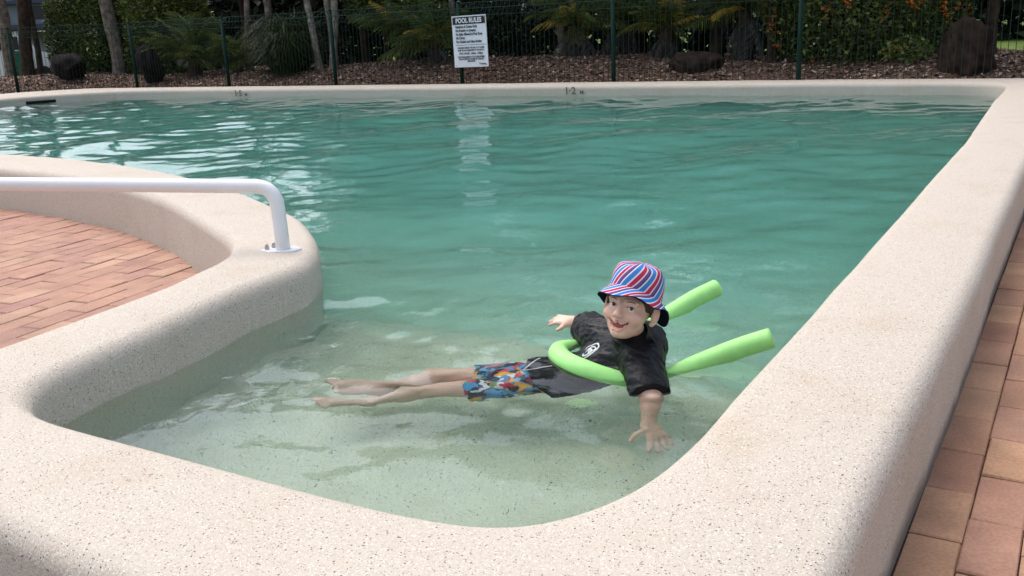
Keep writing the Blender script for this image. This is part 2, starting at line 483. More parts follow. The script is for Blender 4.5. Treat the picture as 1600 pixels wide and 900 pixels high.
def water():
    xs = np.concatenate([np.arange(-17.6, -3.0, .05), np.arange(-3.0, -.2, .016)]); ys = np.concatenate([np.arange(.85, 3.6, .016), np.arange(3.6, 12.75, .05)])
    X, Y = np.meshgrid(xs, ys)
    cx, cy = (X[:-1, :-1] + X[1:, 1:]) / 2, (Y[:-1, :-1] + Y[1:, 1:]) / 2
    cell = inside(cx, cy, MID)
    Z = np.full(X.shape, WATER_Z)
    r = np.random.default_rng(21)
    near = np.exp(-((X + 1.4) ** 2 + (Y - 2.1) ** 2) / 1.1)
    calm = 1 + .25 * near
    for (ax, ay, lam, sl, fall) in ((-.95, 2.22, .085, .075, .22), (-1.30, 2.30, .12, .06, .30), (-1.62, 2.12, .10, .06, .25), (-1.86, 2.0, .09, .06, .22), (-1.36, 2.58, .10, .07, .25), (-.85, 2.58, .11, .05, .25)):
        rr = np.hypot(X - ax, (Y - ay) * 1.15); k = 2 * math.pi / lam
        Z = Z + sl / k * np.sin(k * rr + .8 * np.sin(3 * np.arctan2(Y - ay, X - ax) + ax * 9)) * np.exp(-rr / fall)
    for i in range(26):
        lam = math.exp(r.uniform(math.log(.07), math.log(.22))); th = r.uniform(0, 2 * math.pi); k = 2 * math.pi / lam
        Z = Z + near * .016 / k * np.sin(k * (X * math.cos(th) + Y * math.sin(th)) + r.uniform(0, 6.28))
    for i in range(60):
        if i < 24: lam, sl = math.exp(r.uniform(math.log(.6), math.log(2.2))), .0125
        elif i < 46: lam, sl = math.exp(r.uniform(math.log(.28), math.log(.6))), .0115
        else: lam, sl = math.exp(r.uniform(math.log(.14), math.log(.28))), .0075
        th = r.uniform(0, 2 * math.pi); k = 2 * math.pi / lam
        Z = Z + calm * sl / k * np.sin(k * (X * math.cos(th) + Y * math.sin(th)) + r.uniform(0, 6.28))
    idx = -np.ones(X.shape, int)
    used = np.zeros(X.shape, bool)
    used[:-1, :-1] |= cell; used[1:, :-1] |= cell; used[:-1, 1:] |= cell; used[1:, 1:] |= cell
    idx[used] = np.arange(used.sum()); n = int(used.sum())
    top = np.column_stack([X[used], Y[used], Z[used]]); bot = top.copy(); bot[:, 2] = -1.75
    a, b, c, d = idx[:-1, :-1][cell], idx[:-1, 1:][cell], idx[1:, 1:][cell], idx[1:, :-1][cell]
    q = [np.column_stack([a, b, c, d]), np.column_stack([d, c, b, a]) + n]
    pad = np.pad(cell, 1)
    I, J = np.nonzero(cell)
    for (di, dj, p0, p1) in ((-1, 0, (0, 0), (0, 1)), (0, 1, (0, 1), (1, 1)), (1, 0, (1, 1), (1, 0)), (0, -1, (1, 0), (0, 0))):
        e = ~pad[I + 1 + di, J + 1 + dj]
        u = idx[I[e] + p0[0], J[e] + p0[1]]; w = idx[I[e] + p1[0], J[e] + p1[1]]
        q.append(np.column_stack([w, u, u + n, w + n]))
    return np.concatenate([top, bot]), np.concatenate(q)
v, f = water()
wat = obj("pool_water", v, f, water_mat(), smooth=True)
tag(wat, kind="structure")

# ------------------------------------------------------------------ ground, paving, mulch garden
BIG = [(-400, -300), (300, -300), (300, 500), (-400, 500)]
loop = [Vector((x, y, 0)) for x, y in MID[::2]]
ring = [Vector((x, y, 0)) for x, y in BIG]
tri = tessellate_polygon([ring, loop]); allv = [(p.x, p.y, -.035) for p in ring + loop]
tag(obj("lawn", allv, [list(t) for t in tri], M_grass), kind="structure")

bed_out = [Vector(p) for p in ((-26, -6, 0), (6, -6, 0), (6, 12.42, 0), (-1.2, 12.55, 0), (-17, 12.2, 0), (-20, 10.5, 0), (-22, 6, 0))]
tri = tessellate_polygon([bed_out, loop]); allv = [(p.x, p.y, -.012) for p in bed_out + loop]
paving = obj("paving", allv, [list(t) for t in tri], M_bed)
tag(paving, kind="structure")

def mid_dist(px, py):
    return np.min(np.hypot(MID[:, 0] - px, MID[:, 1] - py))
brick_meshes = {}
def brick_variants(m, L, W):
    out = []
    for k in range(5):
        v, f = box((0, 0, -.03), (W, L, .06), 0, .004)
        v = v + np.random.default_rng(k + int(L * 1000)).uniform(-.0012, .0012, v.shape)
        out.append(mesh_data("brick", v, f, m))
    return out
def lay(mesh_list, ang, ox, oy, pw, pl, rows, cols, keep, half=True):
    ca, sa = math.cos(ang), math.sin(ang); n = 0
    for c in cols:
        for r in rows:
            lx, ly = c * pw, (r + (.5 if (c % 2 and half) else 0) + R.uniform(-.01, .01)) * pl
            x, y = ox + lx * ca - ly * sa, oy + lx * sa + ly * ca
            if not keep(x, y): continue
            o = bpy.data.objects.new("brick", R.choice(mesh_list))
            o.location = (x, y, R.uniform(-.002, .003)); o.rotation_euler = (R.uniform(-.008, .008), R.uniform(-.01, .01), ang + R.uniform(-.006, .006))
            link(o, paving); n += 1
    return n
def keepR(x, y):
    return -.30 < x < .42 and .75 < y < 6.2 and x < .12 + .03 * y + .2
nR = lay(brick_variants(M_brickR, .238, .1100), 0, -.196, 2.046 - .1209, .1125, .2417, range(-8, 20), range(-1, 5), keepR)
def keepL(x, y):
    if not (-7.6 < x < -2.55 and 1.25 < y < 4.0): return False
    if inside(np.array([x]), np.array([y]), MID)[0]: return False
    # within what the picture can show
    d = Vector((x, y, -1.13)); z = d.dot(CF); u = 800 + 1462.9 * d.dot(CR) / z; w = 450 - 1462.9 * d.dot(CU) / z
    return u > -60 and w < 640
nL = lay(brick_variants(M_brickL, .2335, .1135), math.radians(7.5), -3.2, 1.0, .1155, .236, range(-4, 20), range(-42, 14), keepL)
print("bricks", nR, nL)
def field(m, L, W, ang, ox, oy, pw, pl, rows, cols, keep):
    ca, sa = math.cos(ang), math.sin(ang); parts = []
    for c in cols:
        for r in rows:
            lx, ly = c * pw, (r + (.5 if c % 2 else 0)) * pl
            x, y = ox + lx * ca - ly * sa, oy + lx * sa + ly * ca
            if keep(x, y): parts.append(box((x, y, -.03), (W, L, .06), ang))
    o = obj("brick_field", *join(parts), m, paving); o["kind"] = "stuff"
field(M_fieldR, .238, .110, 0, -.196, 2.046 - .1209, .1125, .2417, range(-12, 46), range(-1, 18), lambda x, y: x > -.30 and x < 1.7 and -.9 < y < 12 and not keepR(x, y))
field(M_fieldL, .2335, .1135, math.radians(7.5), -3.2, 1.0, .1155, .236, range(-4, 20), range(-60, 16),
      lambda x, y: -10 < x < -2.55 and .4 < y < 4.4 and not keepL(x, y) and not inside(np.array([x]), np.array([y]), MID)[0])

CX = [-40, -26.2, -24.6, -20.6, -18.3, -16.1, -14.6, -13.3, -11.8, -10.9, -9.4, -6.8, -5.6, -4.1, -3.0, -2.2, -1.0, 3]
CZ = [.1, .22, .36, .49, .36, .46, .42, .48, .54, .56, .60, .56, .48, .42, .41, .48, .44, .40]
def fence_y(x):
    return np.where(x > -16.6, 12.6, 12.6 - (-16.6 - x) * .42)
def mulch_z(x, y):
    crest = np.interp(x, CX, CZ); t = np.clip((y - fence_y(x) + .15) / 2.4, 0, 1); t = t * t * (3 - 2 * t)
    back = np.clip((y - fence_y(x) - 4.0) / 2.5, 0, 1)
    return (.13 + (crest - .13) * t) * (1 - back) - .05 * back + .025 * fbm2(x, y, 17, 3, 3)
xs = np.linspace(-27, 3, 200); ts = np.linspace(-.2, 6.6, 50)
X, T = np.meshgrid(xs, ts); Y = fence_y(X) + T
v = np.column_stack([X.ravel(), Y.ravel(), mulch_z(X, Y).ravel()]); nx = len(xs)
f = np.array([[j * nx + i, j * nx + i + 1, (j + 1) * nx + i + 1, (j + 1) * nx + i] for j in range(len(ts) - 1) for i in range(nx - 1)])
tag(obj("mulch_bed", v, f, M_soil, smooth=True), kind="structure")

def chips(n):
    x = RNG.uniform(-26.5, 1.5, n); y = fence_y(x) + RNG.uniform(-.1, 4.0, n) ** 1.0; z = mulch_z(x, y)
    L = RNG.uniform(.03, .095, n); W = L * RNG.uniform(.25, .6, n)
    a = RNG.uniform(0, np.pi * 2, n); tl = RNG.normal(0, .35, n); t2 = RNG.normal(0, .35, n)
    ux = np.column_stack([np.cos(a) * np.cos(tl), np.sin(a) * np.cos(tl), np.sin(tl)])
    w = np.column_stack([-np.sin(a) * np.cos(t2), np.cos(a) * np.cos(t2), np.sin(t2)])
    c = np.column_stack([x, y, z + .012]); n3 = np.cross(ux, w)
    U = ux * L[:, None] / 2; Wv = w * W[:, None] / 2; Hh = n3 * .006
    vs = np.stack([c - U - Wv, c + U - Wv * .6, c + U * .9 + Wv, c - U * .8 + Wv, c + Hh], 1).reshape(-1, 3)
    b = (np.arange(n) * 5)[:, None]
    fs = np.concatenate([b + np.array([[0, 1, 4]]), b + np.array([[1, 2, 4]]), b + np.array([[2, 3, 4]]), b + np.array([[3, 0, 4]])], 1).reshape(-1, 3)
    tone = np.repeat(RNG.beta(1.6, 1.9, n), 4)
    return vs, fs, tone
v, f, t = chips(42000)
tag(obj("bark_chips", v, f, M_chip, attr={"tone": ('FACE', t)}), "brown bark chips strewn over the garden bed behind the fence", "bark mulch", kind="stuff")

# ------------------------------------------------------------------ fence: posts, wires folded into a rolled top, level wires
fen = empty("pool_fence", (-8.8, 12.6, .1))
tag(fen, "dark green wire pool fence with rolled top along the far edge", "fence")
def wp(o, p):
    o.location = Vector(p) - fen.location
posts = [(-16.52 + 2.645 * k, 12.6) for k in range(0, 8)]
posts = [(-16.52 - 2.40, 12.6 - 1.06), (-16.52 - 4.8, 12.6 - 2.1)][::-1] + posts
pm = None
pv, pf = join([tube([(0, 0, -.1), (0, 0, 1.39)], .032, 14), tube([(0, 0, 1.39), (0, 0, 1.402), (0, 0, 1.412)], [.035, .035, .02], 14)])
pm = mesh_data("post", pv, pf, M_green, True)
for (x, y) in posts:
    o = bpy.data.objects.new("post", pm); link(o, fen); wp(o, (x, y, .12))
# one wire: straight up, then a triangular roll at the top and bottom
wl = [(0, 0, .05), (0, 0, 1.19), (0, -.055, 1.30), (0, -.02, 1.385), (0, .02, 1.385), (0, .055, 1.30), (0, .0, 1.19)]
wmesh = mesh_data("wire", *tube(wl, .0040, 5), M_wire)
for a, b in zip(posts[:-1], posts[1:]):
    a = np.array(a); b = np.array(b); L = np.linalg.norm(b - a); n = 33
    ang = math.atan2(b[1] - a[1], b[0] - a[0])
    for k in range(1, n):
        p = a + (b - a) * k / n
        o = bpy.data.objects.new("wire", wmesh); link(o, fen); wp(o, (p[0], p[1], .12)); o.rotation_euler = (0, 0, ang)
    d = (b - a) / L; nrm = np.array([d[1], -d[0]])
    for off, z in ((0, .16), (0, 1.195), (.055, 1.30), (-.055, 1.30), (0, 1.388), (0, .62)):
        if z == .62: continue
        q0, q1 = a + nrm * off, b + nrm * off
        v, f = tube([(0, 0, 0), (*(q1 - q0), 0)], .0045, 5)
        o = obj("level_wire", v, f, M_wire, fen); wp(o, (q0[0], q0[1], z + .12))

# ------------------------------------------------------------------ pool rules sign
sg = empty("pool_sign", (-8.33, 12.5, .93))
tag(sg, "white POOL RULES sign with black heading fixed to a green fence post", "sign")
SRx = Matrix.Rotation(math.radians(-1.0), 4, 'Y')
def onsign(x, z, dy=0.0):
    return SRx @ Matrix.Translation((x, -.012 - dy, z)) @ Matrix.Rotation(math.pi / 2, 4, 'X')
SW, SH = .63, .775
v, f = box((0, 0, 0), (SW, .012, SH)); o = obj("sign_panel", v, f, M_sign, sg); o.matrix_local = SRx
v, f = box((0, -.0075, SH / 2 - .073), (SW - .03, .003, .112)); o = obj("heading_band", v, f, M_black, sg); o.matrix_local = SRx
v, f = box((0.01, -.0075, -.052), (SW - .07, .003, .005)); o = obj("divider_line", v, f, M_black, sg); o.matrix_local = SRx
text_mesh("heading_text", "POOL RULES", .098, M_sign, sg, onsign(0, SH / 2 - .105), 'CENTER', .0035, .86)
for k, s in enumerate(("Residents & Guests Only", "No Running or Jumping", "No Balls Allowed in Pool Area", "No Diving", "No Alcohol and Glass Bottles")):
    text_mesh("rule_text", s, .056, M_black, sg, onsign(-.25, .205 - .056 * k), 'LEFT', .0012, .70)
for k, (s, sz) in enumerate((("CHILDREN UNDER THE AGE OF 12 YEARS", .037), ("MUST BE ACCOMPANIED BY AN ADULT", .037), ("POOL HOURS - 8.00am - 8.00pm", .044),
                             ("PARK MANAGEMENT IS NOT RESPONSIBLE", .036), ("FOR ACCIDENTS CAUSED BY CARELESS", .036), ("BEHAVIOUR", .036))):
    text_mesh("notice_text", s, sz, M_black, sg, onsign(.01, (-.107, -.145, -.195, -.245, -.278, -.309)[k]), 'CENTER', .0006, .72)
text_mesh("maker_text", "Tromney", .044, M_black, sg, onsign(.15, -.355), 'LEFT', .0006, .8)
for x, z in ((-.285, .36), (.285, .36), (-.285, -.36), (.285, -.36)):
    v, f = tube([(x, -.006, z), (x, -.011, z)], .007, 8); o = obj("screw", v, f, M_bolt, sg); o.matrix_local = SRx

# ------------------------------------------------------------------ handrail
hr = empty("pool_handrail", (-2.70, 2.63, TOP_Z))
tag(hr, "white tubular handrail bolted to the coping of the brick peninsula", "handrail")
b0 = np.array([0.0, 0.0, 0.0]); dirn = np.array([-1.62, -.62, .035])
top = np.array([-.03, .02, .258]); dn = dirn / np.linalg.norm(dirn)
path = [b0 + (0, 0, .004), b0 * .5 + top * .35, top * .62 + (.004, 0, 0)]
vert = (top - b0) / np.linalg.norm(top - b0)
rb = .085
cen = top
bend = [cen - vert * rb * (1 - t) ** 1 * 1.0 if False else (1 - t) ** 2 * (cen - vert * rb) + 2 * t * (1 - t) * cen + t * t * (cen + dn * rb) for t in np.linspace(0, 1, 9)]
path = [b0 + (0, 0, .004), b0 + vert * .09] + bend + [cen + dn * .5, cen + dn * 1.2, cen + dn * 2.1]
obj("rail_pipe", *tube(path, .0285, 24), M_white, hr, smooth=True)
pl = []
for (x, y) in ((-.082, -.052), (-.085, .012), (.01, .062), (.060, .04), (.055, -.012), (-.015, -.058)):
    pl.append((x, y))
n = len(pl); v = [(x, y, 0.0) for x, y in pl] + [(x, y, .009) for x, y in pl] + [(x * .96, y * .96, .011) for x, y in pl]
f = [list(range(n))[::-1]] + [[r * n + i, r * n + (i + 1) % n, r * n + n + (i + 1) % n, r * n + n + i] for r in (0, 1) for i in range(n)] + [list(range(2 * n, 3 * n))]
obj("base_plate", v, f, M_white, hr)
for x, y in ((-.060, -.030), (-.058, .006)):
    v, f = join([tube([(x, y, .011), (x, y, .022)], .0095, 6), tube([(x, y, .022), (x, y, .026), (x, y, .031), (x, y, .033)], [.007, .007, .005, .002], 10)])
    obj("bolt", v, f, M_bolt, hr)

# ------------------------------------------------------------------ plants
def leaves(pts, size, rng, aspect=.5, droop=.25, up=.3):
    """One rhombic leaf (two triangles folded along the midrib) per point."""
    n = len(pts); sz = size * rng.uniform(.6, 1.35, n)
    d = rng.normal(size=(n, 3)); d[:, 2] = d[:, 2] * .6 - droop; d /= np.linalg.norm(d, axis=1)[:, None]
    h = rng.normal(size=(n, 3)); h[:, 2] += up; s = np.cross(d, h); s /= np.linalg.norm(s, axis=1)[:, None]
    nn = np.cross(s, d)
    L = d * sz[:, None]; W = s * (sz * aspect / 2)[:, None]; F = nn * (sz * .08)[:, None]
    v = np.stack([pts, pts + L * .5 + W + F, pts + L, pts + L * .5 - W + F], 1).reshape(-1, 3)
    b = (np.arange(n) * 4)[:, None]
    f = np.concatenate([b + np.array([[0, 1, 2]]), b + np.array([[0, 2, 3]])], 1).reshape(-1, 3)
    return v, f, n

def shell_points(n, rad, rng, power=4.0, rough=.16, fill=.35, seed=0):
    """Points in the outer part of a super-ellipsoid whose surface is lumpy."""
    d = rng.normal(size=(n, 3)); d /= np.linalg.norm(d, axis=1)[:, None]
    r = (np.abs(d) ** power).sum(1) ** (-1 / power)
    lump = 1 + rough * fbm2(d[:, 0] * 2 + d[:, 2] * 1.3, d[:, 1] * 2 - d[:, 2], seed, 2.2, 3)
    k = 1 - fill * rng.uniform(0, 1, n) ** 2.2
    return d * (r * lump * k)[:, None] * np.asarray(rad)

def bush(name, label, cat, base, rad, n, leaf, kind, seed, power=3.5, rough=.16, group=None, stem=True, tone_bias=0.0, flowers=0):
    rng = np.random.default_rng(seed)
    e = empty(name, base); tag(e, label, cat, group)
    p = shell_points(n, rad, rng, power, rough, .4, seed) + (0, 0, rad[2] * .98)
    p[:, 2] = np.maximum(p[:, 2], .02)
    # clumping: shift leaves towards sprig centres
    nc = max(12, n // 30); cc = p[rng.integers(0, n, nc)]
    p = p + (cc[rng.integers(0, nc, n)] - p) * (rng.uniform(0, 1, n) < .0)[:, None]
    v, f, k = leaves(p, leaf, rng)
    lump = fbm2(p[:, 0] * 3, p[:, 2] * 3 + p[:, 1], seed + 5, 1.5, 3)
    tone = np.clip(rng.beta(2, 2.6, k) * .75 + lump * .18 + tone_bias, 0, 1)
    obj("foliage", v, f, LEAF[kind], e, attr={"tone": ('FACE', np.repeat(tone, 2))})["kind"] = "stuff"
    if stem:
        parts = []
        for q in range(5):
            a = rng.uniform(0, 6.28); ex = np.array([math.cos(a) * rad[0] * .5, math.sin(a) * rad[1] * .5, rad[2] * 1.4])
            parts.append(tube(spline([(0, 0, -.1), ex * .4 + rng.normal(0, .05, 3), ex], 4), np.linspace(.035, .01, 9), 6))
        obj("stem", *join(parts), M_barkd, e)
    if flowers:
        pp = shell_points(flowers, np.asarray(rad) * 1.03, rng, power, rough, .03, seed) + (0, 0, rad[2] * .98)
        front = pp[pp[:, 1] < 0]
        pts = np.concatenate([c + rng.normal(0, (.035, .035, .07), (14, 3)) for c in front])
        v, f, k = leaves(pts, .055, rng, .7)
        obj("flower_cluster", v, f, LEAF['orange'], e, attr={"tone": ('FACE', np.repeat(rng.uniform(0, 1, k), 2))})["kind"] = "stuff"
    return e

def tree(name, label, base, pts, r0, r1, bark, crown=None, kind='dark', seed=0, n=2600, leaf=.22, group=None, limbs=4):
    rng = np.random.default_rng(seed)
    e = empty(name, base); tag(e, label, "tree", group)
    P = spline(pts, 6); m = len(P)
    rad = np.linspace(r0, r1, m); rad[:3] *= np.array([1.45, 1.2, 1.06])
    P = P + np.column_stack([fbm2(P[:, 2] * 3, P[:, 2], seed, 1, 2) * r0 * .2, np.zeros(m), np.zeros(m)])
    v, f = tube(P, rad, 12); v = v + rng.normal(0, r0 * .03, v.shape)
    obj("trunk", v, f, bark, e, smooth=True)
    if crown:
        (cz, rx, rz) = crown; topp = P[-1]
        parts, cl = [], []
        for q in range(limbs):
            a = q * 6.283 / limbs + rng.uniform(-.5, .5)
            end = topp + np.array([math.cos(a) * rx * .6, math.sin(a) * rx * .6, cz - topp[2] + rng.uniform(-.2, .5) * rz])
            st_ = P[int(m * rng.uniform(.6, .95))]
            parts.append(tube(spline([st_, (st_ + end) / 2 + (0, 0, .15), end], 4), np.linspace(r1 * .8, r1 * .25, 9), 6))
            cl.append(end)
        obj("limb", *join(parts), bark, e)
        cen = np.array([topp[0], topp[1], cz]); nb = 16
        cc = cen + shell_points(nb, (rx, rx, rz), rng, 2.0, .1, .5, seed)
        cc = np.concatenate([cc, np.array(cl)])
        pts_ = np.concatenate([c + shell_points(n // len(cc), np.array([rx, rx, rz]) * rng.uniform(.28, .5), rng, 2.2, .25, .7, seed + i) for i, c in enumerate(cc)])
        v, f, k = leaves(pts_, leaf, rng)
        tone = np.clip(rng.beta(2, 2.4, k), 0, 1)
        obj("crown", v, f, LEAF[kind], e, attr={"tone": ('FACE', np.repeat(tone, 2))})["kind"] = "stuff"
    return e

def frond_mesh(mtl, L, seed, leaflets=26, arch=.5, lw=.35, droop=.5):
    rng = np.random.default_rng(seed)
    t = np.linspace(0, 1, 9)
    rach = np.column_stack([t * L, np.zeros(9), arch * L * (t - 1.35 * t * t)])
    v, f = tube(rach, np.linspace(.012, .003, 9), 4, False)
    vs = [v]; fs = [list(q) for q in f]; tones = [.3] * len(f); n = len(v)
    for k in range(leaflets):
        for s in (-1, 1):
            u = .12 + .86 * k / leaflets; p = np.array([np.interp(u, t, rach[:, 0]), 0, np.interp(u, t, rach[:, 2])])
            ll = lw * L * math.sin(math.pi * (.15 + .8 * u)) * rng.uniform(.8, 1.1)
            d = np.array([.55, s * .85, -.12 - droop * rng.uniform(.3, 1)]); d /= np.linalg.norm(d)
            w = np.array([.5, -s * .3, .2]) * .03 * L
            q = np.array([p, p + d * ll * .5 + w * .5 + (0, 0, .02), p + d * ll + (0, 0, -.1 * ll), p + d * ll * .5 - w * .5])
            vs.append(q); fs.append([n, n + 1, n + 2, n + 3]); n += 4; tones.append(rng.beta(2, 2))
    return mesh_data("frond", np.concatenate(vs), fs, mtl, attr={"tone": ('FACE', tones)})

FR = {k: [frond_mesh(LEAF[k], 1.0, s + 3, arch=a, droop=d) for s, (a, d) in enumerate(((.45, .3), (.6, .5), (.3, .6)))] for k in ('palm', 'gold', 'dead')}
def fronds(e, top, n, L, kind, rng, lo=-.1, hi=1.1, a0=0, a1=6.283):
    for k in range(n):
        o = bpy.data.objects.new("frond", R.choice(FR[kind])); link(o, e)
        o.location = top; s = L * rng.uniform(.75, 1.15); o.scale = (s, s, s)
        o.rotation_euler = (rng.uniform(-.3, .3), -rng.uniform(lo, hi), a0 + (a1 - a0) * (k + rng.uniform(-.3, .3)) / n)
def palm(name, label, base, h, lean, r0, n, L, kind, seed, bark=None, group=None, dead=0, gold=0, lo=-.2, hi=1.2, cat="palm"):
    rng = np.random.default_rng(seed)
    e = empty(name, base); tag(e, label, cat, group)
    if h > .05:
        P = spline([(0, 0, -.15), (lean[0] * .4, lean[1] * .4, h * .5), (lean[0], lean[1], h)], 8)
        v, f = tube(P, np.linspace(r0 * 1.15, r0 * .85, len(P)) * (1 + .06 * np.sin(np.arange(len(P)) * 2.2)), 10)
        obj("trunk", v, f, bark or M_bark, e, smooth=True)
    top = (lean[0], lean[1], h)
    fronds(e, top, n, L, kind, rng, lo, hi)
    if dead: fronds(e, (top[0], top[1], h * .9), dead, L * .75, 'dead', rng, -1.35, -.6)
    if gold: fronds(e, top, gold, L * .9, 'gold', rng, .0, .9)
    return e

def boulder(label, base, rad, mtl, seed, flecks=False):
    rng = np.random.default_rng(seed)
    n, m = 72, 44; th = np.linspace(0, 2 * np.pi, n, endpoint=False); ph = np.linspace(0, np.pi, m)
    T, Pp = np.meshgrid(th, ph); d = np.stack([np.cos(T) * np.sin(Pp), np.sin(T) * np.sin(Pp), np.cos(Pp)], -1).reshape(-1, 3)
    r = np.ones(len(d))
    r = 1.22 * (1 + .22 * fbm2(d[:, 0] * 2 + d[:, 2] * 1.4, d[:, 1] * 2 - d[:, 2] * 1.9, seed, 1.2, 3))
    for _ in range(11):
        nn = rng.normal(size=3); nn /= np.linalg.norm(nn); c = rng.uniform(.68, .92)
        pr = (d * r[:, None]) @ nn; r = np.where(pr > c, r * c / np.maximum(pr, 1e-6), r)
    r = r * (1 + .075 * fbm2(d[:, 0] * 3 + d[:, 2] * 2.3, d[:, 1] * 3 - d[:, 2] * 2.7, seed + 3, 4, 4))
    v = d * r[:, None] * np.asarray(rad) + (0, 0, rad[2] * .75)
    f = [[j * n + i, (j + 1) * n + i, (j + 1) * n + (i + 1) % n, j * n + (i + 1) % n] for j in range(m - 1) for i in range(n)]
    o = obj("boulder", v, f, mtl, smooth=True, loc=base); tag(o, label, "boulder", "boulders in the mulch garden")
    return o

def mz(x, y): return float(mulch_z(np.array([x]), np.array([y]))[0])
def B(x, y, dz=-.03): return (x, y, mz(x, y) + dz)

# left end: bare trunks in front of the car park
tree("garden_tree", "thick dark trunk, the rightmost of the bare trunks left of the clipped hedge", B(-21.65, 13.5), [(0, 0, -.2), (.14, 0, .8), (.30, 0, 1.7), (.55, 0, 4.6)], .15, .12, M_barkd, (8.0, 1.3, .6), 'dark', 31, 500, .2)
tree("garden_tree", "grey leaning trunk at the far left edge of the garden", B(-22.75, 13.8), [(0, 0, -.2), (.03, 0, .8), (.08, 0, 1.7), (.1, 0, 4.6)], .15, .11, M_bark, (8.2, 1.2, .6), 'dark', 32, 450, .2)
tree("garden_tree", "thin dark trunk squeezed between two thicker trunks at far left", B(-22.2, 14.2), [(0, 0, -.2), (.05, 0, .8), (.0, 0, 1.7), (-.1, 0, 4.2)], .075, .06, M_barkd, (7.6, .9, .5), 'dark', 33, 300, .2)
bush("clipped_hedge", "tall clipped box-shaped green hedge near the left end of the fence", "hedge", B(-21.05, 15.0), (1.0, .75, 1.05), 26000, .085, 'hedge', 41, 5.0, .06)
boulder("small rounded black boulder at the foot of the clipped hedge", B(-19.5, 13.15), (.50, .36, .29), M_rock, 5)
tree("garden_tree", "smooth grey trunk flaring at its base right of the clipped hedge", B(-19.55, 14.5), [(0, 0, -.2), (-.06, 0, .8), (-.16, 0, 1.7), (-.22, 0, 3.2), (-.2, 0, 5.0)], .16, .125, M_bark, (7.4, 1.3, .5), 'dark', 34, 500, .2)
bush("copper_shrub", "dark copper-red leaved shrub between the two green hedges", "shrub", B(-19.6, 16.2, .4), (.7, .6, 1.0), 6000, .11, 'red', 42, 2.4, .2)
bush("leafy_hedge", "bright yellow-green bushy hedge above an upright dark boulder", "hedge", B(-18.55, 15.2), (1.0, .8, 1.2), 20000, .09, 'yellow', 43, 3.6, .12)
boulder("upright pointed black boulder beneath the yellow-green hedge", B(-17.2, 13.55), (.28, .26, .40), M_rock, 8)
palm("cycad", "dark cycad with arching grey-green fronds beside the yellow-green hedge", B(-16.75, 14.3), .35, (0, 0), .14, 30, 1.15, 'palm', 51, M_barkd, None, 0, 0, -.15, 1.2, "cycad")
palm("cycad", "low dark cycad spreading in front of the reddish trunk", B(-15.75, 14.6), .2, (0, 0), .12, 24, .95, 'palm', 52, M_barkd, None, 4, 0, -.2, 1.1, "cycad")
tree("garden_tree", "slim reddish-brown trunk behind the cycads", B(-16.0, 15.2), [(0, 0, -.2), (-.05, 0, 1.1), (-.12, 0, 2.2), (-.2, 0, 4.0)], .07, .05, M_rockb, (5.4, 1.6, 1.1), 'dark', 35, 1800, .2)
tree("garden_tree", "short pale stump-like trunk under the cycad canopy", B(-15.7, 14.9), [(0, 0, -.2), (.0, 0, .5), (.08, 0, 1.2), (.15, .2, 3.6)], .09, .05, M_bark, (5.0, 1.5, 1.0), 'dark', 36, 1600, .2)
tree("garden_tree", "blue-grey trunk flaring into roots beside the grassy clump", B(-15.0, 15.1), [(0, 0, -.2), (-.1, 0, .5), (-.18, 0, 1.2), (-.2, .2, 3.8)], .11, .06, M_bark, (5.2, 1.6, 1.1), 'dark', 37, 1600, .2)

def grass_clump(label, base, rad, h, n, seed):
    rng = np.random.default_rng(seed); a = rng.uniform(0, 6.283, n); r = rad * np.sqrt(rng.uniform(0, 1, n)) * .45
    p = np.column_stack([np.cos(a) * r, np.sin(a) * r, np.zeros(n)])
    hh = h * rng.uniform(.3, 1.1, n); out = rng.uniform(.1, 1.0, n) ** .8 * rad
    d = np.column_stack([np.cos(a), np.sin(a), np.zeros(n)]); s = np.column_stack([-np.sin(a), np.cos(a), np.zeros(n)]) * .009
    d = d + rng.normal(0, .35, (n, 3)) * (1, 1, 0); m1 = p + d * (out * .4)[:, None]; m1[:, 2] = hh * .8; t = p + d * out[:, None]; t[:, 2] = hh * rng.uniform(.25, 1.0, n)
    v = np.stack([p - s, p + s, m1 + s, m1 - s, t], 1).reshape(-1, 3); b = (np.arange(n) * 5)[:, None]
    f = [list(q) for q in (b + np.array([[0, 1, 2, 3]]))] + [list(q) for q in (b + np.array([[3, 2, 4]]))]
    tone = rng.beta(2, 2, n)
    o = obj("grass_clump", v, f, LEAF['grass'], loc=base, attr={"tone": ('FACE', np.concatenate([tone, tone]))})
    tag(o, label, "ornamental grass"); return o
grass_clump("tall green grassy clump left of the leaning pale trunks", B(-14.0, 14.3), .65, .95, 2400, 61)
grass_clump("second looser grassy clump behind the tall one", B(-14.6, 15.0), .8, 1.3, 1800, 62)

tree("garden_tree", "slim pale trunk leaning left beside a fence post, first of the trio", B(-13.3, 14.5), [(0, 0, -.2), (-.1, 0, .8), (-.22, 0, 1.6), (-.36, 0, 3.4)], .075, .055, M_barkp, (5.6, 1.8, 1.3), 'dark', 38, 2200, .22)
tree("garden_tree", "straight pale trunk in the middle of the trio", B(-13.45, 15.1), [(0, 0, -.2), (0, 0, .8), (-.06, 0, 1.6), (-.1, 0, 3.6)], .085, .06, M_barkp, (6.0, 1.9, 1.4), 'dark', 39, 2200, .22)
tree("garden_tree", "pale trunk curving right with a broad foot, last of the trio", B(-12.95, 14.5), [(-.05, 0, -.2), (.06, 0, .5), (.16, 0, 1.2), (.24, 0, 3.4)], .085, .06, M_barkp, (5.6, 1.8, 1.4), 'dark', 40, 2200, .22)
tree("garden_tree", "short dark trunk right of the pale trio", B(-13.2, 15.8), [(0, 0, -.2), (.02, 0, .8), (-.02, 0, 3.4)], .10, .08, M_barkd, (5.2, 1.8, 1.4), 'dark', 71, 2000, .22)
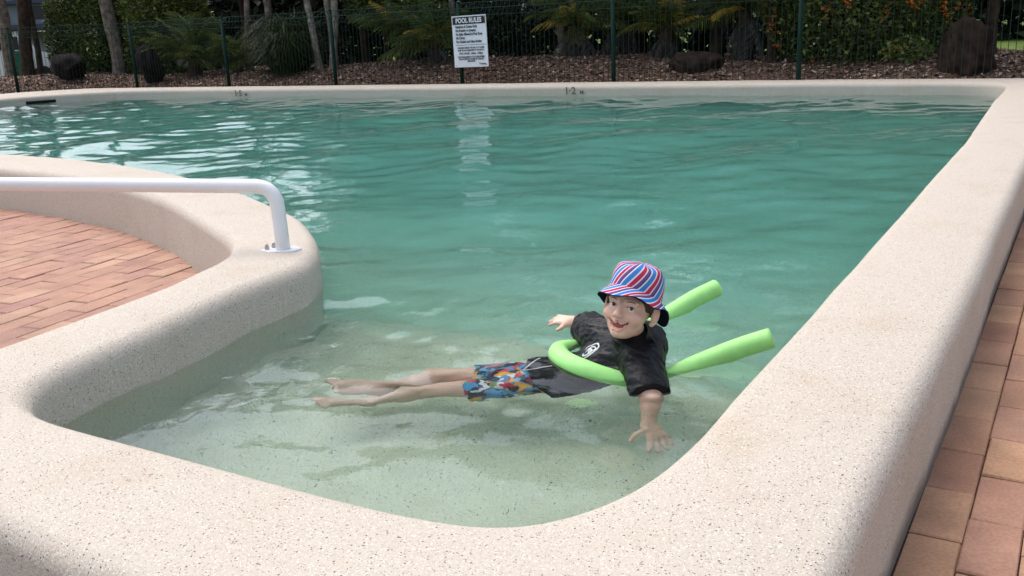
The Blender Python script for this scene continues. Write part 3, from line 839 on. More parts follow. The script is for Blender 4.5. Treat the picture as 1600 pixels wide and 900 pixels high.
tree("garden_tree", "thin dark trunk below the yellowish drooping bush", B(-12.75, 16.0), [(0, 0, -.2), (0, 0, .8), (.1, 0, 3.0)], .075, .06, M_barkd, (5.0, 1.8, 1.4), 'dark', 72, 2000, .22)
bush("drooping_bush", "yellow-green leafy branches drooping over the fence left of the sign", "bush", B(-12.4, 15.0, .75), (.55, .5, .85), 2600, .10, 'yellow', 44, 2.2, .25)
palm("fan_palm", "spiky green palm with a golden frond left of the sign", B(-11.2, 14.8), .55, (0, 0), .13, 24, 1.1, 'palm', 53, M_barkd, None, 4, 2)
palm("fan_palm", "yellow-green palm low behind the left side of the sign", B(-10.35, 14.4), .4, (0, 0), .12, 22, 1.0, 'palm', 54, M_barkd, None, 5, 3)
tree("garden_tree", "thin pale trunk rising behind the sign post", B(-10.45, 15.2), [(0, 0, -.2), (-.05, 0, 1.2), (-.1, 0, 3.6)], .06, .05, M_barkp, (5.6, 1.9, 1.4), 'dark', 73, 2400, .22)
bush("dark_shrub", "dense dark green shrub right of the sign", "shrub", B(-9.3, 15.4), (.95, .7, .85), 5200, .09, 'dark', 45, 2.6, .2)
tree("garden_tree", "bent grey palm trunk curving down right of the sign", B(-8.1, 15.2), [(.05, 0, -.2), (-.08, 0, .5), (-.24, 0, 1.0), (-.42, 0, 1.7), (-.5, 0, 3.4)], .095, .075, M_bark, (5.4, 2.0, 1.5), 'dark', 74, 2600, .22)
palm("fan_palm", "golden-tipped palm with grey dead fronds left of the tall centre post", B(-7.75, 14.9), .55, (0, 0), .13, 22, 1.0, 'palm', 55, M_barkd, None, 14, 4)
palm("fan_palm", "dark palm with a grey skirt of dead leaves behind the tall centre post", B(-6.95, 15.2), .6, (0, 0), .13, 22, 1.0, 'palm', 56, M_barkd, None, 12, 0)
tree("garden_tree", "dark leaning trunk right of the tall centre post", B(-6.9, 15.7), [(0, 0, -.2), (.1, 0, 1.0), (.25, 0, 2.2), (.3, 0, 3.6)], .10, .08, M_barkd, (5.4, 2.1, 1.5), 'dark', 75, 2800, .22)
palm("fan_palm", "yellow-green palm left of the wide brown boulder", B(-6.1, 15.0), .5, (0, 0), .12, 22, .9, 'palm', 57, M_barkd, None, 6, 5)
palm("fan_palm", "taller palm with hanging golden fronds above the wide brown boulder", B(-5.35, 15.3), 1.35, (.05, 0), .11, 26, 1.15, 'palm', 58, M_barkd, None, 10, 4, -.7, 1.0)
boulder("wide low brown boulder in the mulch right of the tall centre post", B(-5.2, 14.0, -.10), (.40, .32, .20), M_rockb, 12)
palm("fan_palm", "palm with a bluish skirt of dead leaves left of the flowering hedge", B(-4.75, 14.9), .8, (0, 0), .12, 22, 1.0, 'palm', 59, M_barkd, None, 14, 1)
tree("garden_tree", "slender dark trunk just left of the flowering hedge", B(-4.28, 14.7), [(0, 0, -.2), (0, 0, 1.2), (.02, 0, 3.6)], .06, .055, M_barkd, (5.4, 2.0, 1.5), 'dark', 76, 2600, .22)
bush("flowering_hedge", "green hedge dotted with orange flower clusters on the right", "hedge", B(-3.0, 15.0), (1.35, .75, 1.05), 13000, .085, 'yellow', 46, 3.0, .16, None, True, -.06, 85)
bush("low_shrub", "small pale-leaved shrub at the foot of the flowering hedge", "shrub", B(-2.25, 14.3), (.3, .25, .2), 500, .07, 'hedge', 47, 2.2, .2, None, False, .25)
boulder("large dark brown boulder at the right end of the garden", B(-1.42, 13.75), (.33, .3, .37), M_rockb, 15)
tree("garden_tree", "dark trunk behind the large right-hand boulder", B(-1.35, 15.6), [(0, 0, -.2), (.0, 0, 1.0), (.03, 0, 3.4)], .09, .08, M_barkd, (5.2, 1.9, 1.4), 'dark', 77, 2600, .22)

# the wood behind the garden, read as one dark mass
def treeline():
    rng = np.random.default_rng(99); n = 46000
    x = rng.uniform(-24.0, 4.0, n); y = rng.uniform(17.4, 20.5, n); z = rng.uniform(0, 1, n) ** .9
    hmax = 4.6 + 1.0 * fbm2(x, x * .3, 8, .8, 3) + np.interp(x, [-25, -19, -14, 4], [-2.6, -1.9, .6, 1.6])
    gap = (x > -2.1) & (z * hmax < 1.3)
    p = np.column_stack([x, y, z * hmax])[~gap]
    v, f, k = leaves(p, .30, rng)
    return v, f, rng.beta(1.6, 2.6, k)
v, f, t = treeline()
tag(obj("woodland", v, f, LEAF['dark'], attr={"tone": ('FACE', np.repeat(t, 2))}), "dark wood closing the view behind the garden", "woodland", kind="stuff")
def far_wood():
    rng = np.random.default_rng(98); n = 16000
    x = rng.uniform(-9, 22, n); y = rng.uniform(36, 42, n); z = rng.uniform(0, 1, n) * (7 + fbm2(x, x, 4, .5, 3))
    return leaves(np.column_stack([x, y, z]), .7, rng)
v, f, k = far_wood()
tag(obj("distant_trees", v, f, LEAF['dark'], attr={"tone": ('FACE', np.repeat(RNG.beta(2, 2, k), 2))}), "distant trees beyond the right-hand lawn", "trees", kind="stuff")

M_leaf = simple("dry_leaf", (.42, .36, .28), .8, .2, 30)
lv = [(-.11, 0, .004), (-.05, .035, .012), (.04, .03, .016), (.12, 0, .006), (.04, -.03, .014), (-.05, -.035, .010), (0, 0, .002)]
lme = mesh_data("fallen_leaf", lv, [[0, 6, 1], [1, 6, 2], [2, 6, 3], [3, 6, 4], [4, 6, 5], [5, 6, 0]], M_leaf)
for x, y, rz, sc, lb in ((-3.9, 13.25, .2, 1.0, 'pale dry leaf on the mulch in front of the flowering hedge'), (-1.35, 13.1, -.3, 1.1, 'pale dry leaf on the mulch at the foot of the large right-end boulder'),
                        (-9.6, 13.4, 2.0, .7, 'pale dry leaf on the mulch left of the pool rules sign'), (-6.7, 13.2, 2.6, .7, 'pale dry leaf on the mulch beside the tall centre fence post')):
    o = bpy.data.objects.new("fallen_leaf", lme); link(o); o.location = B(x, y, .035); o.rotation_euler = (.1, -.08, rz); o.scale = (sc, sc, sc)
    tag(o, lb, "leaf", "dry leaves on the mulch")

# ------------------------------------------------------------------ car park at the far left: shelter, caravan, bin
M_navy = simple("navy_steel", (0.035, 0.05, 0.10), 0.5, .1); M_clad = simple("grey_cladding", (0.16, 0.20, 0.24), 0.6, .15, 3)
M_van = simple("white_van_paint", (0.72, 0.74, 0.76), 0.3, .03); M_glass = simple("dark_glass", (0.03, 0.04, 0.05), 0.08); M_tyre = simple("tyre_rubber", (0.02, 0.02, 0.02), .8)
M_bin = simple("green_bin_plastic", (0.02, 0.22, 0.13), .5)
A = math.radians(30)
sh = empty("car_shelter", (-27.6, 17.4, 0)); sh.rotation_euler = (0, 0, A)
tag(sh, "grey raised building on posts with a navy fascia at far left", "building")
obj("wall", *box((0, 0, 2.03), (4.2, 3.0, .55)), M_clad, sh)
obj("fascia", *box((0, -.02, 1.68), (4.4, 3.2, .14)), M_navy, sh)
obj("roof", *box((0, 0, 2.37), (4.6, 3.4, .12)), M_navy, sh)
for x in (-2.0, -.6, .8, 2.0): obj("post", *box((x, -1.45, .8), (.1, .1, 1.6)), M_navy, sh)
for x in (-1.2, 0, 1.2): obj("window", *box((x, -1.505, 2.06), (.7, .03, .36)), M_glass, sh)
cv = empty("parked_van", (-27.2, 16.75, 0)); cv.rotation_euler = (0, 0, A)
tag(cv, "white van parked under the grey building at far left", "van")
v = np.array([(-1.7, 0, .35), (1.75, 0, .35), (1.75, 0, .85), (1.05, 0, 1.0), (.6, 0, 1.55), (-1.6, 0, 1.6), (-1.75, 0, 1.4)])
n = len(v); vv = np.concatenate([v + (0, -.75, 0), v + (0, .75, 0)])
ff = [list(range(n)), list(range(n, 2 * n))[::-1]] + [[i, i + n, (i + 1) % n + n, (i + 1) % n] for i in range(n)]
obj("body", vv, ff, M_van, cv)
obj("window", *box((-.9, -.755, 1.25), (.9, .02, .36)), M_glass, cv); obj("window", *box((.15, -.755, 1.25), (.7, .02, .36)), M_glass, cv)
for x in (-1.05, 1.1):
    for y in (-.72, .72):
        obj("wheel", *tube([(x, y - .09, .3), (x, y + .09, .3)], .3, 16), M_tyre, cv)
bn = empty("wheelie_bin", (-25.55, 15.75, 0)); tag(bn, "small green bin seen between the far left trunks", "bin")
obj("body", *box((0, 0, .5), (.45, .5, .95)), M_bin, bn); obj("lid", *box((0, 0, 1.01), (.5, .56, .06)), M_bin, bn)

# ------------------------------------------------------------------ the boy: one implicit surface per garment, turned into a mesh by surface nets
class Field:
    def __init__(s, lo, hi, res):
        s.lo = np.array(lo, float); s.res = res
        s.n = np.ceil((np.array(hi) - s.lo) / res).astype(int) + 1
        s.a = np.full(s.n, 1.0, np.float32)
    def block(s, lo, hi):
        i0 = np.clip(np.floor((np.array(lo) - s.lo) / s.res).astype(int), 0, s.n); i1 = np.clip(np.ceil((np.array(hi) - s.lo) / s.res).astype(int) + 1, 0, s.n)
        sl = tuple(slice(a, b) for a, b in zip(i0, i1))
        g = np.stack(np.meshgrid(*[s.lo[k] + s.res * np.arange(i0[k], i1[k]) for k in range(3)], indexing='ij'), -1)
        return sl, g
    def put(s, d, sl, k, sub=False):
        a = s.a[sl]; d = d.astype(np.float32)
        if sub:
            h = np.clip(.5 - .5 * (a + d) / k, 0, 1); s.a[sl] = a * (1 - h) - d * h + k * h * (1 - h)
        else:
            h = np.clip(.5 + .5 * (a - d) / k, 0, 1); s.a[sl] = a * (1 - h) + d * h - k * h * (1 - h)
    def cap(s, a, b, ra, rb, k=.012, flat=None, sub=False):
        """Tapered capsule; flat = (direction, factor) squashes it along a direction."""
        a = np.array(a, float); b = np.array(b, float); m = max(ra, rb) + k + 4 * s.res
        sl, p = s.block(np.minimum(a, b) - m, np.maximum(a, b) + m)
        if p.size == 0: return
        sc = 1.0
        if flat is not None:
            n_ = np.array(flat[0], float); n_ /= np.linalg.norm(n_); q = 1 / flat[1] - 1; sc = flat[1] ** .7
            p = p + (((p - a) @ n_) * q)[..., None] * n_; b = b + ((b - a) @ n_) * q * n_
        ab = b - a; t = np.clip(((p - a) @ ab) / max(ab @ ab, 1e-9), 0, 1)
        s.put((np.linalg.norm(p - a - t[..., None] * ab, axis=-1) - (ra + (rb - ra) * t)) * sc, sl, k, sub)
    def ell(s, c, r, F=None, k=.01, sub=False):
        c = np.array(c, float); r = np.array(r, float); m = r.max() + k + 4 * s.res
        sl, p = s.block(c - m, c + m)
        if p.size == 0: return
        q = p - c
        if F is not None: q = q @ F
        k0 = np.linalg.norm(q / r, axis=-1); k1 = np.linalg.norm(q / r ** 2, axis=-1) + 1e-9
        s.put(k0 * (k0 - 1) / k1, sl, k, sub)
    def cut(s, p0, nrm, rad):
        """Remove what lies beyond the plane, within rad of p0."""
        p0 = np.array(p0, float); nrm = np.array(nrm, float); nrm /= np.linalg.norm(nrm)
        sl, p = s.block(p0 - rad, p0 + rad); q = p - p0
        d = np.where(np.linalg.norm(q, axis=-1) < rad, q @ nrm, -1)
        s.a[sl] = np.maximum(s.a[sl], d)
    def wrinkle(s, amp, freq, seed, stretch=(1, 1, 1)):
        near = np.abs(s.a) < .05; I = np.argwhere(near); p = (s.lo + I * s.res) * np.array(stretch)
        r = np.random.default_rng(seed); w = np.zeros(len(p))
        for o in range(10):
            d = r.normal(size=3); d /= np.linalg.norm(d); w += np.sin(p @ d * freq * r.uniform(.5, 2.0) + r.uniform(0, 6.28) + 1.5 * np.sin(p @ r.normal(size=3) * freq * .4)) / 10 * 2
        s.a[near] += (amp * w).astype(np.float32)
    def mesh(s):
        """Naive surface nets."""
        a = s.a; neg = a < 0; nx, ny, nz = a.shape
        cs = np.zeros((nx - 1, ny - 1, nz - 1), np.int8)
        for i in (0, 1):
            for j in (0, 1):
                for k in (0, 1): cs += neg[i:nx - 1 + i, j:ny - 1 + j, k:nz - 1 + k]
        I = np.argwhere((cs > 0) & (cs < 8)); idx = -np.ones(cs.shape, np.int32); idx[tuple(I.T)] = np.arange(len(I))
        acc = np.zeros((len(I), 3)); cnt = np.zeros(len(I))
        corners = [(i, j, k) for i in (0, 1) for j in (0, 1) for k in (0, 1)]
        for c0 in corners:
            for ax in range(3):
                if c0[ax]: continue
                c1 = list(c0); c1[ax] = 1
                v0 = a[I[:, 0] + c0[0], I[:, 1] + c0[1], I[:, 2] + c0[2]]; v1 = a[I[:, 0] + c1[0], I[:, 1] + c1[1], I[:, 2] + c1[2]]
                x = (v0 < 0) != (v1 < 0); t = np.where(x, v0 / np.where(x, v0 - v1, 1), 0)
                pt = np.tile(np.array(c0, float), (len(I), 1)); pt[:, ax] += t
                acc[x] += pt[x]; cnt[x] += 1
        v = s.lo + (I + acc / cnt[:, None]) * s.res
        faces = []
        for ax in range(3):
            o1, o2 = [(1, 2), (2, 0), (0, 1)][ax]
            sl0 = [slice(None)] * 3; sl1 = [slice(None)] * 3; sl0[ax] = slice(0, -1); sl1[ax] = slice(1, None)
            n0, n1 = neg[tuple(sl0)], neg[tuple(sl1)]
            E = np.argwhere(n0 != n1); E = E[(E[:, o1] > 0) & (E[:, o2] > 0) & (E[:, o1] < a.shape[o1] - 1) & (E[:, o2] < a.shape[o2] - 1)]
            fl = n0[tuple(E.T)]
            def g(d1, d2):
                q = E.copy(); q[:, o1] -= d1; q[:, o2] -= d2; return idx[tuple(q.T)]
            Q = np.column_stack([g(1, 1), g(0, 1), g(0, 0), g(1, 0)]); Q[~fl] = Q[~fl][:, ::-1]
            faces.append(Q)
        f = np.concatenate(faces); f = f[(f >= 0).all(1)]
        return v, f

def V(*a): return np.array(a, float)
K = dict(neck=V(-1.061, 2.34, .25), chest=V(-1.155, 2.41, .145), mid=V(-1.262, 2.362, .048), pel=V(-1.376, 2.266, .022),
         rs=V(-1.233, 2.495, .185), ls=V(-1.023, 2.335, .19), re=V(-1.337, 2.599, .172), rw=V(-1.381, 2.589, .188),
         le=V(-.947, 2.227, .115), lw=V(-.922, 2.149, .0), lh=V(-.904, 2.099, -.05),
         rhip=V(-1.459, 2.290, .012), lhip=V(-1.403, 2.192, .012), rk=V(-1.679, 2.222, -.040), lk=V(-1.631, 2.114, -.050), ra=V(-1.817, 2.109, -.095), la=V(-1.786, 2.011, -.110),
         rt=V(-1.922, 2.027, -.060), lt=V(-1.857, 1.929, -.075))
def unit(v): return v / np.linalg.norm(v)
side = unit(K['ls'] - K['rs']); axis = unit(K['chest'] - K['pel']); front = unit(np.cross(axis, side)); front = front if front[2] > 0 else -front
side = unit(np.cross(front, axis)); side = side if side @ (K['ls'] - K['rs']) > 0 else -side

# head frame from the view: right / up / towards the camera
cr, cu, ct = np.array(CR), np.array(CU), -np.array(CF)
HU = unit(.22 * cr + .96 * cu + .10 * ct)
HF0 = unit(-.50 * cr - .06 * cu + .86 * ct); HF = unit(HF0 - HU * (HF0 @ HU)); HL = np.cross(HF, HU)   # his left: -x of the image mirrored
HM = np.stack([HL, HF, HU], 1)                       # local x = left, y = forward, z = up
HS = 0.94
HC = V(-1.057, 2.338, .347)
def hp(x, y, z): return HC + HM @ (np.array([x, y, z]) * HS)
UP_LIP = [(-.038, .0575, -.031), (-.025, .0735, -.0400), (-.009, .082, -.0440), (.009, .082, -.0440), (.025, .0735, -.0400), (.038, .0575, -.031)]
LO_LIP = [(-.037, .058, -.033), (-.027, .0705, -.053), (-.011, .0775, -.0685), (.011, .0775, -.0685), (.027, .0705, -.053), (.037, .058, -.033)]

def hand(F, w, d, nrm, thumb, L=.105, spread=.16, curl=.25, k=.006):
    """Palm, four unequal bent fingers and a thumb. d = finger direction, nrm = back of hand."""
    d = unit(d); nrm = unit(nrm - d * (nrm @ d)); s = np.cross(d, nrm); s = s if s @ thumb > 0 else -s      # s points to the thumb side
    pl = L * .50
    F.cap(w, w + d * pl * .25, L * .20, L * .22, .012, (nrm, .62))
    F.cap(w + d * pl * .3 + s * L * .08, w + d * pl * .9 + s * L * .11, L * .17, L * .15, .01, (nrm, .55))
    F.cap(w + d * pl * .3 - s * L * .08, w + d * pl * .85 - s * L * .11, L * .16, L * .14, .01, (nrm, .55))
    for i, ln in enumerate((.43, .49, .45, .35)):
        q = (1.5 - i) / 1.5; b = w + d * pl * (.95 - .05 * abs(q)) + s * q * L * .19
        dd = unit(d + s * q * spread * 1.6 - nrm * .1); j1 = b + dd * L * ln * .45
        d2 = unit(dd - nrm * curl); j2 = j1 + d2 * L * ln * .32; d3 = unit(d2 - nrm * curl); j3 = j2 + d3 * L * ln * .25
        r = L * .066
        F.cap(b - dd * L * .1, j1, r * 1.12, r, k); F.cap(j1, j2, r, r * .92, .004); F.cap(j2, j3, r * .92, r * .75, .004)
    tb = w + d * pl * .3 + s * L * .2; td = unit(d * .55 + s * .9 - nrm * .25)
    j = tb + td * L * .22; F.cap(tb - s * L * .08, j, L * .1, L * .08, .008); F.cap(j, j + unit(td + d * .3) * L * .2, L * .078, L * .06, .004)

def foot(F, ank, toe, up, L=.165):
    d = unit(toe - ank); up = unit(up - d * (up @ d)); s = np.cross(d, up)
    heel = ank - up * .035 - d * .022
    F.cap(ank, heel, .026, .023, .015)
    ball = ank + d * L * .62 - up * .012
    F.cap(ank + d * .005, ball, .026, .030, .018, (up, .62)); F.cap(heel, ball, .022, .026, .02, (up, .7))
    for i, (ln, r) in enumerate(((.042, .0105), (.036, .0085), (.033, .008), (.028, .0075), (.022, .007))):
        q = (2 - i) / 2; b = ball + s * q * .025 + d * .012
        F.cap(b, b + d * ln + s * q * .004, r * 1.1, r, .005)

def head(F):
    e = lambda c, r, k=.012, sub=False: F.ell(hp(*c), np.array(r) * HS, HM, k, sub)
    c = lambda a, b, ra, rb, k=.008: F.cap(hp(*a), hp(*b), ra * HS, rb * HS, k)
    e((0, -.012, .035), (.071, .087, .077)); e((0, .020, -.022), (.0565, .060, .068), .02)
    e((0, .030, -.056), (.039, .042, .036), .02); e((0, .060, -.080), (.018, .017, .013), .016)
    for s in (-1, 1):
        e((s * .038, .052, -.026), (.024, .021, .021), .014)
        e((s * .029, .0855, .003), (.0130, .009, .0050), .006, True)
        c((s * .016, .078, .0215), (s * .043, .066, .020), .0075, .007, .01)
        c((s * .018, .0755, -.0075), (s * .040, .067, -.0068), .0042, .0040, .006)
        c((s * .016, .0780, .0105), (s * .042, .067, .0095), .0042, .0038, .004)
        e((s * .0095, .091, -.0265), (.0068, .0075, .0058), .005)
        F.ell(hp(s * .079, -.008, -.006), np.array((.0105, .020, .030)) * HS, HM, .006)
        F.ell(hp(s * .0885, -.001, -.003), np.array((.008, .011, .017)) * HS, HM, .003, True)
        c((s * .074, -.004, -.034), (s * .076, -.002, -.036), .008, .006, .006)
    c((0, .080, .010), (0, .098, -.020), .0065, .0095); e((0, .097, -.0225), (.0098, .0095, .0085), .005)
    e((0, .082, -.0530), (.0255, .022, .0120), .003, True); e((-.024, .072, -.0430), (.011, .014, .0070), .003, True); e((.024, .072, -.0430), (.011, .014, .0070), .003, True)
    for L_ in (UP_LIP, LO_LIP):
        for a, b in zip(L_[:-1], L_[1:]): c(a, b, .0023, .0023, .0035)

def body():
    F = Field((-2.04, 1.82, -.22), (-.82, 2.70, .52), .0034)
    F.cap(K['chest'] + axis * .045, K['mid'], .100, .086, .03, (front, .66)); F.cap(K['mid'], K['pel'], .084, .094, .03, (front, .68))
    for s in ('r', 'l'):
        F.cap(K['chest'] + axis * .075, K[s + 's'], .044, .040, .03)
        F.cap(K[s + 'hip'], K[s + 'k'], .060, .043, .02); F.cap(K[s + 'k'], K[s + 'k'] * .6 + K[s + 'a'] * .4, .041, .040, .012); F.cap(K[s + 'k'] * .6 + K[s + 'a'] * .4, K[s + 'a'], .039, .025, .012)
        foot(F, K[s + 'a'], K[s + 't'], V(.1, -.25, .9))
    F.cap(K['rs'], K['re'], .037, .031, .012); F.cap(K['re'], K['rw'], .029, .020, .01)
    F.cap(K['ls'], K['le'], .038, .033, .012); F.cap(K['le'], K['le'] * .65 + K['lw'] * .35, .028, .027, .01); F.cap(K['le'] * .65 + K['lw'] * .35, K['lw'], .027, .019, .01)
    hand(F, K['rw'], V(-.8, .10, .02) - .25 * cr, V(.1, -.3, .9), V(.3, -.6, .6), .088)
    hand(F, K['lw'], K['lh'] - K['lw'] + .03 * cr, .7 * cu + .3 * ct, -cr, .118, .22, .1)
    head(F)
    F.cap(hp(0, -.022, -.050), K['chest'] + axis * .09, .034, .040, .014)
    return F.mesh()

pers = empty("person", (-1.345, 2.215, .0))
tag(pers, "child in striped bucket hat and black shirt reclining in the shallow water", "person")
def pobj(name, v, f, m, parent=pers, **kw):
    o = obj(name, np.asarray(v) - np.array(pers.location), f, m, parent, **kw); return o

def skin_mat():
    m, nt, b = mat("skin")
    b.inputs["Roughness"].default_value = .42; b.inputs["Specular IOR Level"].default_value = .4
    b.inputs["Subsurface Weight"].default_value = .12; b.inputs["Subsurface Radius"].default_value = (.9, .35, .2); b.inputs["Subsurface Scale"].default_value = .006
    a = N(nt, "ShaderNodeAttribute"); a.attribute_name = "tone"
    r = ramp(nt, [(0, (.74, .49, .385)), (.5, (.70, .36, .28)), (1, (.55, .21, .18))]); nt.links.new(a.outputs["Fac"], r.inputs[0])
    tc = N(nt, "ShaderNodeNewGeometry"); nz = N(nt, "ShaderNodeTexNoise"); nz.inputs["Scale"].default_value = 45; nz.inputs["Detail"].default_value = 4
    nt.links.new(tc.outputs["Position"], nz.inputs["Vector"]); q = ramp(nt, [(.3, (.9, .88, .87)), (.7, (1.05, 1.03, 1.02))]); nt.links.new(nz.outputs[0], q.inputs[0])
    nt.links.new(mixc(nt, 1.0, r.outputs[0], q.outputs[0], 'MULTIPLY'), b.inputs["Base Color"])
    return m
M_skin = skin_mat()
bv, bf = body()
loc = ((bv - HC) @ HM) / HS
def seg_d(p, L_):
    best = np.full(len(p), 9.0)
    for a, b in zip(L_[:-1], L_[1:]):
        a, b = np.array(a), np.array(b); ab = b - a; t = np.clip(((p - a) @ ab) / (ab @ ab), 0, 1)
        best = np.minimum(best, np.linalg.norm(p - a - t[:, None] * ab, axis=1))
    return best
lip = np.minimum(seg_d(loc, UP_LIP), seg_d(loc, LO_LIP)); tone = .38 * np.clip(1 - (lip - .0030) / .0025, 0, 1)
for s in (-1, 1):
    tone = np.maximum(tone, .22 * np.exp(-(((loc - np.array((s * .045, .06, -.026))) / .024) ** 2).sum(1)))
tone = np.maximum(tone, .08 * np.exp(-(((loc - np.array((0, .1, -.022))) / .012) ** 2).sum(1)))
pobj("body", bv, bf, M_skin, smooth=True, attr={"tone": ('POINT', tone)})

GZ = unit(HM.T @ (V(0, 0, 1.13) - HC))
# eyes, brows, mouth
M_eye = simple("eye_white", (.72, .70, .68), .2); M_iris = simple("brown_iris", (.05, .03, .02), .15); M_tooth = simple("tooth", (.75, .72, .64), .3); M_mouth = simple("mouth_inside", (.34, .075, .07), .5)
M_hair = simple("brown_hair", (.055, .034, .022), .6, .4, 60, .4)
def ball(c, r, n=14, m=9):
    th = np.linspace(0, 2 * np.pi, n, endpoint=False); ph = np.linspace(0, np.pi, m); T, Pp = np.meshgrid(th, ph)
    d = np.stack([np.cos(T) * np.sin(Pp), np.sin(T) * np.sin(Pp), np.cos(Pp)], -1).reshape(-1, 3)
    return np.array(c) + d * np.array(r), [[j * n + i, (j + 1) * n + i, (j + 1) * n + (i + 1) % n, j * n + (i + 1) % n] for j in range(m - 1) for i in range(n)]
def hl(v): return HC + (np.asarray(v) * HS) @ HM.T
for s in (-1, 1):
    v, f = ball((s * .029, .0685, .0030), (.0112,) * 3); e = pobj("eye", hl(v), f, M_eye, smooth=True)
    v, f = ball(np.array((s * .029, .0685, .0030)) + GZ * .0092, (.0064, .0030, .0064)); pobj("iris", hl(v), f, M_iris, e, smooth=True)
    v, f = tube(spline([(s * .014, .0845, .019), (s * .029, .0825, .0225), (s * .045, .071, .019)], 4), [.0007, .0011, .0013, .0014, .0014, .0013, .0011, .0009, .0006], 6)
    pobj("eyebrow", hl(v), f, M_hair, smooth=True)
    v, f = tube(spline([(s * .0165, .0785, .0048), (s * .029, .0815, .0072), (s * .0415, .0725, .0048)], 4), .0010, 5)
    pobj("eyelashes", hl(v), f, M_hair)
v, f = ball((0, .0575, -.051), (.030, .014, .018)); mo = pobj("mouth", hl(v), f, M_mouth, smooth=True)
for x, wdt, ht in ((-.0220, .0055, .006), (-.0160, .0060, .0072), (-.0096, .0064, .008), (.0078, .0066, .008), (.0145, .0062, .0075), (.0206, .0055, .006), (-.0030, .0050, .0032)):
    v, f = box((x, .0755 - 13 * x * x, -.0430 - ht / 2 + .0010 + 8 * x * x), (wdt, .004, ht)); pobj("tooth", hl(v), f, M_tooth, mo)

# hair: a close cap showing below the hat
Fh = Field(HC - .14, HC + .14, .003)
Fh.ell(hp(0, -.014, .034), np.array((.0735, .090, .080)) * HS, HM, .001)
Fh.cap(hp(.068, .010, .02), hp(.071, .012, -.002), .008, .004, .008); Fh.cap(hp(-.068, .010, .02), hp(-.071, .012, -.002), .008, .004, .008)
Fh.ell(hp(0, .075, .0), np.array((.078, .060, .038)) * HS, HM, .004, True); Fh.ell(hp(0, .06, -.06), np.array((.09, .075, .055)) * HS, HM, .004, True)
Fh.ell(hp(.088, -.012, -.012), np.array((.02, .026, .034)) * HS, HM, .003, True); Fh.ell(hp(-.088, -.012, -.012), np.array((.02, .026, .034)) * HS, HM, .003, True)
Fh.wrinkle(.0015, 160, 4)
pobj("hair", *Fh.mesh(), M_hair, smooth=True)

# hat
def stripe_mat():
    m, nt, b = mat("striped_cotton"); b.inputs["Roughness"].default_value = .85; b.inputs["Specular IOR Level"].default_value = .15
    uv = N(nt, "ShaderNodeUVMap"); sx = N(nt, "ShaderNodeSeparateXYZ"); nt.links.new(uv.outputs[0], sx.inputs[0])
    fr = math_n(nt, 'FRACT', sx.outputs[0])
    Bl, Wh, Nv, Pu, Rd = (.05, .21, .55), (.66, .68, .73), (.03, .03, .12), (.17, .07, .23), (.50, .03, .08)
    r = ramp(nt, [(0, Bl), (.27, Wh), (.36, Nv), (.42, Pu), (.60, Wh), (.67, Rd), (.91, Wh)], 'CONSTANT')
    nt.links.new(fr, r.inputs[0]); nt.links.new(r.outputs[0], b.inputs["Base Color"])
    return m
M_stripe = stripe_mat(); M_navyc = simple("navy_cotton", (.013, .017, .045), .85, .2, 40)
NSEG = 96; NSTR = 9
th = np.linspace(0, 2 * np.pi, NSEG + 1)           # 0 = forward
def ringp(rx, ry, z, y0=0.0): return np.column_stack([rx * np.sin(th), y0 + ry * np.cos(th), np.broadcast_to(z, th.shape)])
base_z = .066 - .052 * (1 - np.cos(th)) / 2
prof = [(1.0, 0.0), (1.0, .22), (.985, .45), (.945, .66), (.88, .82), (.78, .93), (.6, 1.0), (.3, 1.05), (.02, 1.06)]
rows, uvs = [], []
for q, (rr, hz) in enumerate(prof):
    z = base_z * (1 - hz) + .131 * hz + .003 * np.sin(5 * th + 3 * hz) * (hz > .1)
    rows.append(ringp(.0795 * rr, .0975 * rr, z, -.012)); uvs.append(np.column_stack([th / (2 * np.pi) * NSTR + hz * .75, np.full(len(th), hz)]))
nv = NSEG + 1
def grid_faces(m, n): return [[r * n + i, r * n + i + 1, (r + 1) * n + i + 1, (r + 1) * n + i] for r in range(m - 1) for i in range(n - 1)]
hat = pobj("hat", hl(np.concatenate(rows)), grid_faces(len(rows), nv), M_stripe, smooth=True, uv=np.concatenate(uvs))
def brim(off):
    rows, uvs = [], []
    fwd = (1 + np.cos(th)) / 2
    ext = .035 - .001 * fwd + .003 * np.sin(3 * th + .6)
    w = (th + np.pi) % (2 * np.pi) - np.pi
    drop = .050 - .032 * np.exp(-((w + .20) / .8) ** 2) - .020 * np.exp(-((np.abs(w) - 1.45) / .38) ** 2) + .007 * np.sin(3 * th + 2.0) + .005 * np.sin(5 * th + 1)
    for q in np.linspace(0, 1, 8):
        rx, ry = .0795 + ext * q * .9, .0975 + ext * q
        z = base_z - drop * (q ** 1.15) + off
        rows.append(ringp(rx, ry, z, -.012)); uvs.append(np.column_stack([th / (2 * np.pi) * NSTR - q * .95, np.full(len(th), q)]))
    return np.concatenate(rows), grid_faces(8, nv), np.concatenate(uvs)
v, f, u = brim(0.0); pobj("brim", hl(v), f, M_stripe, hat, smooth=True, uv=u)
v, f, u = brim(-.003); pobj("brim_lining", hl(v), f, M_navyc, hat, smooth=True)

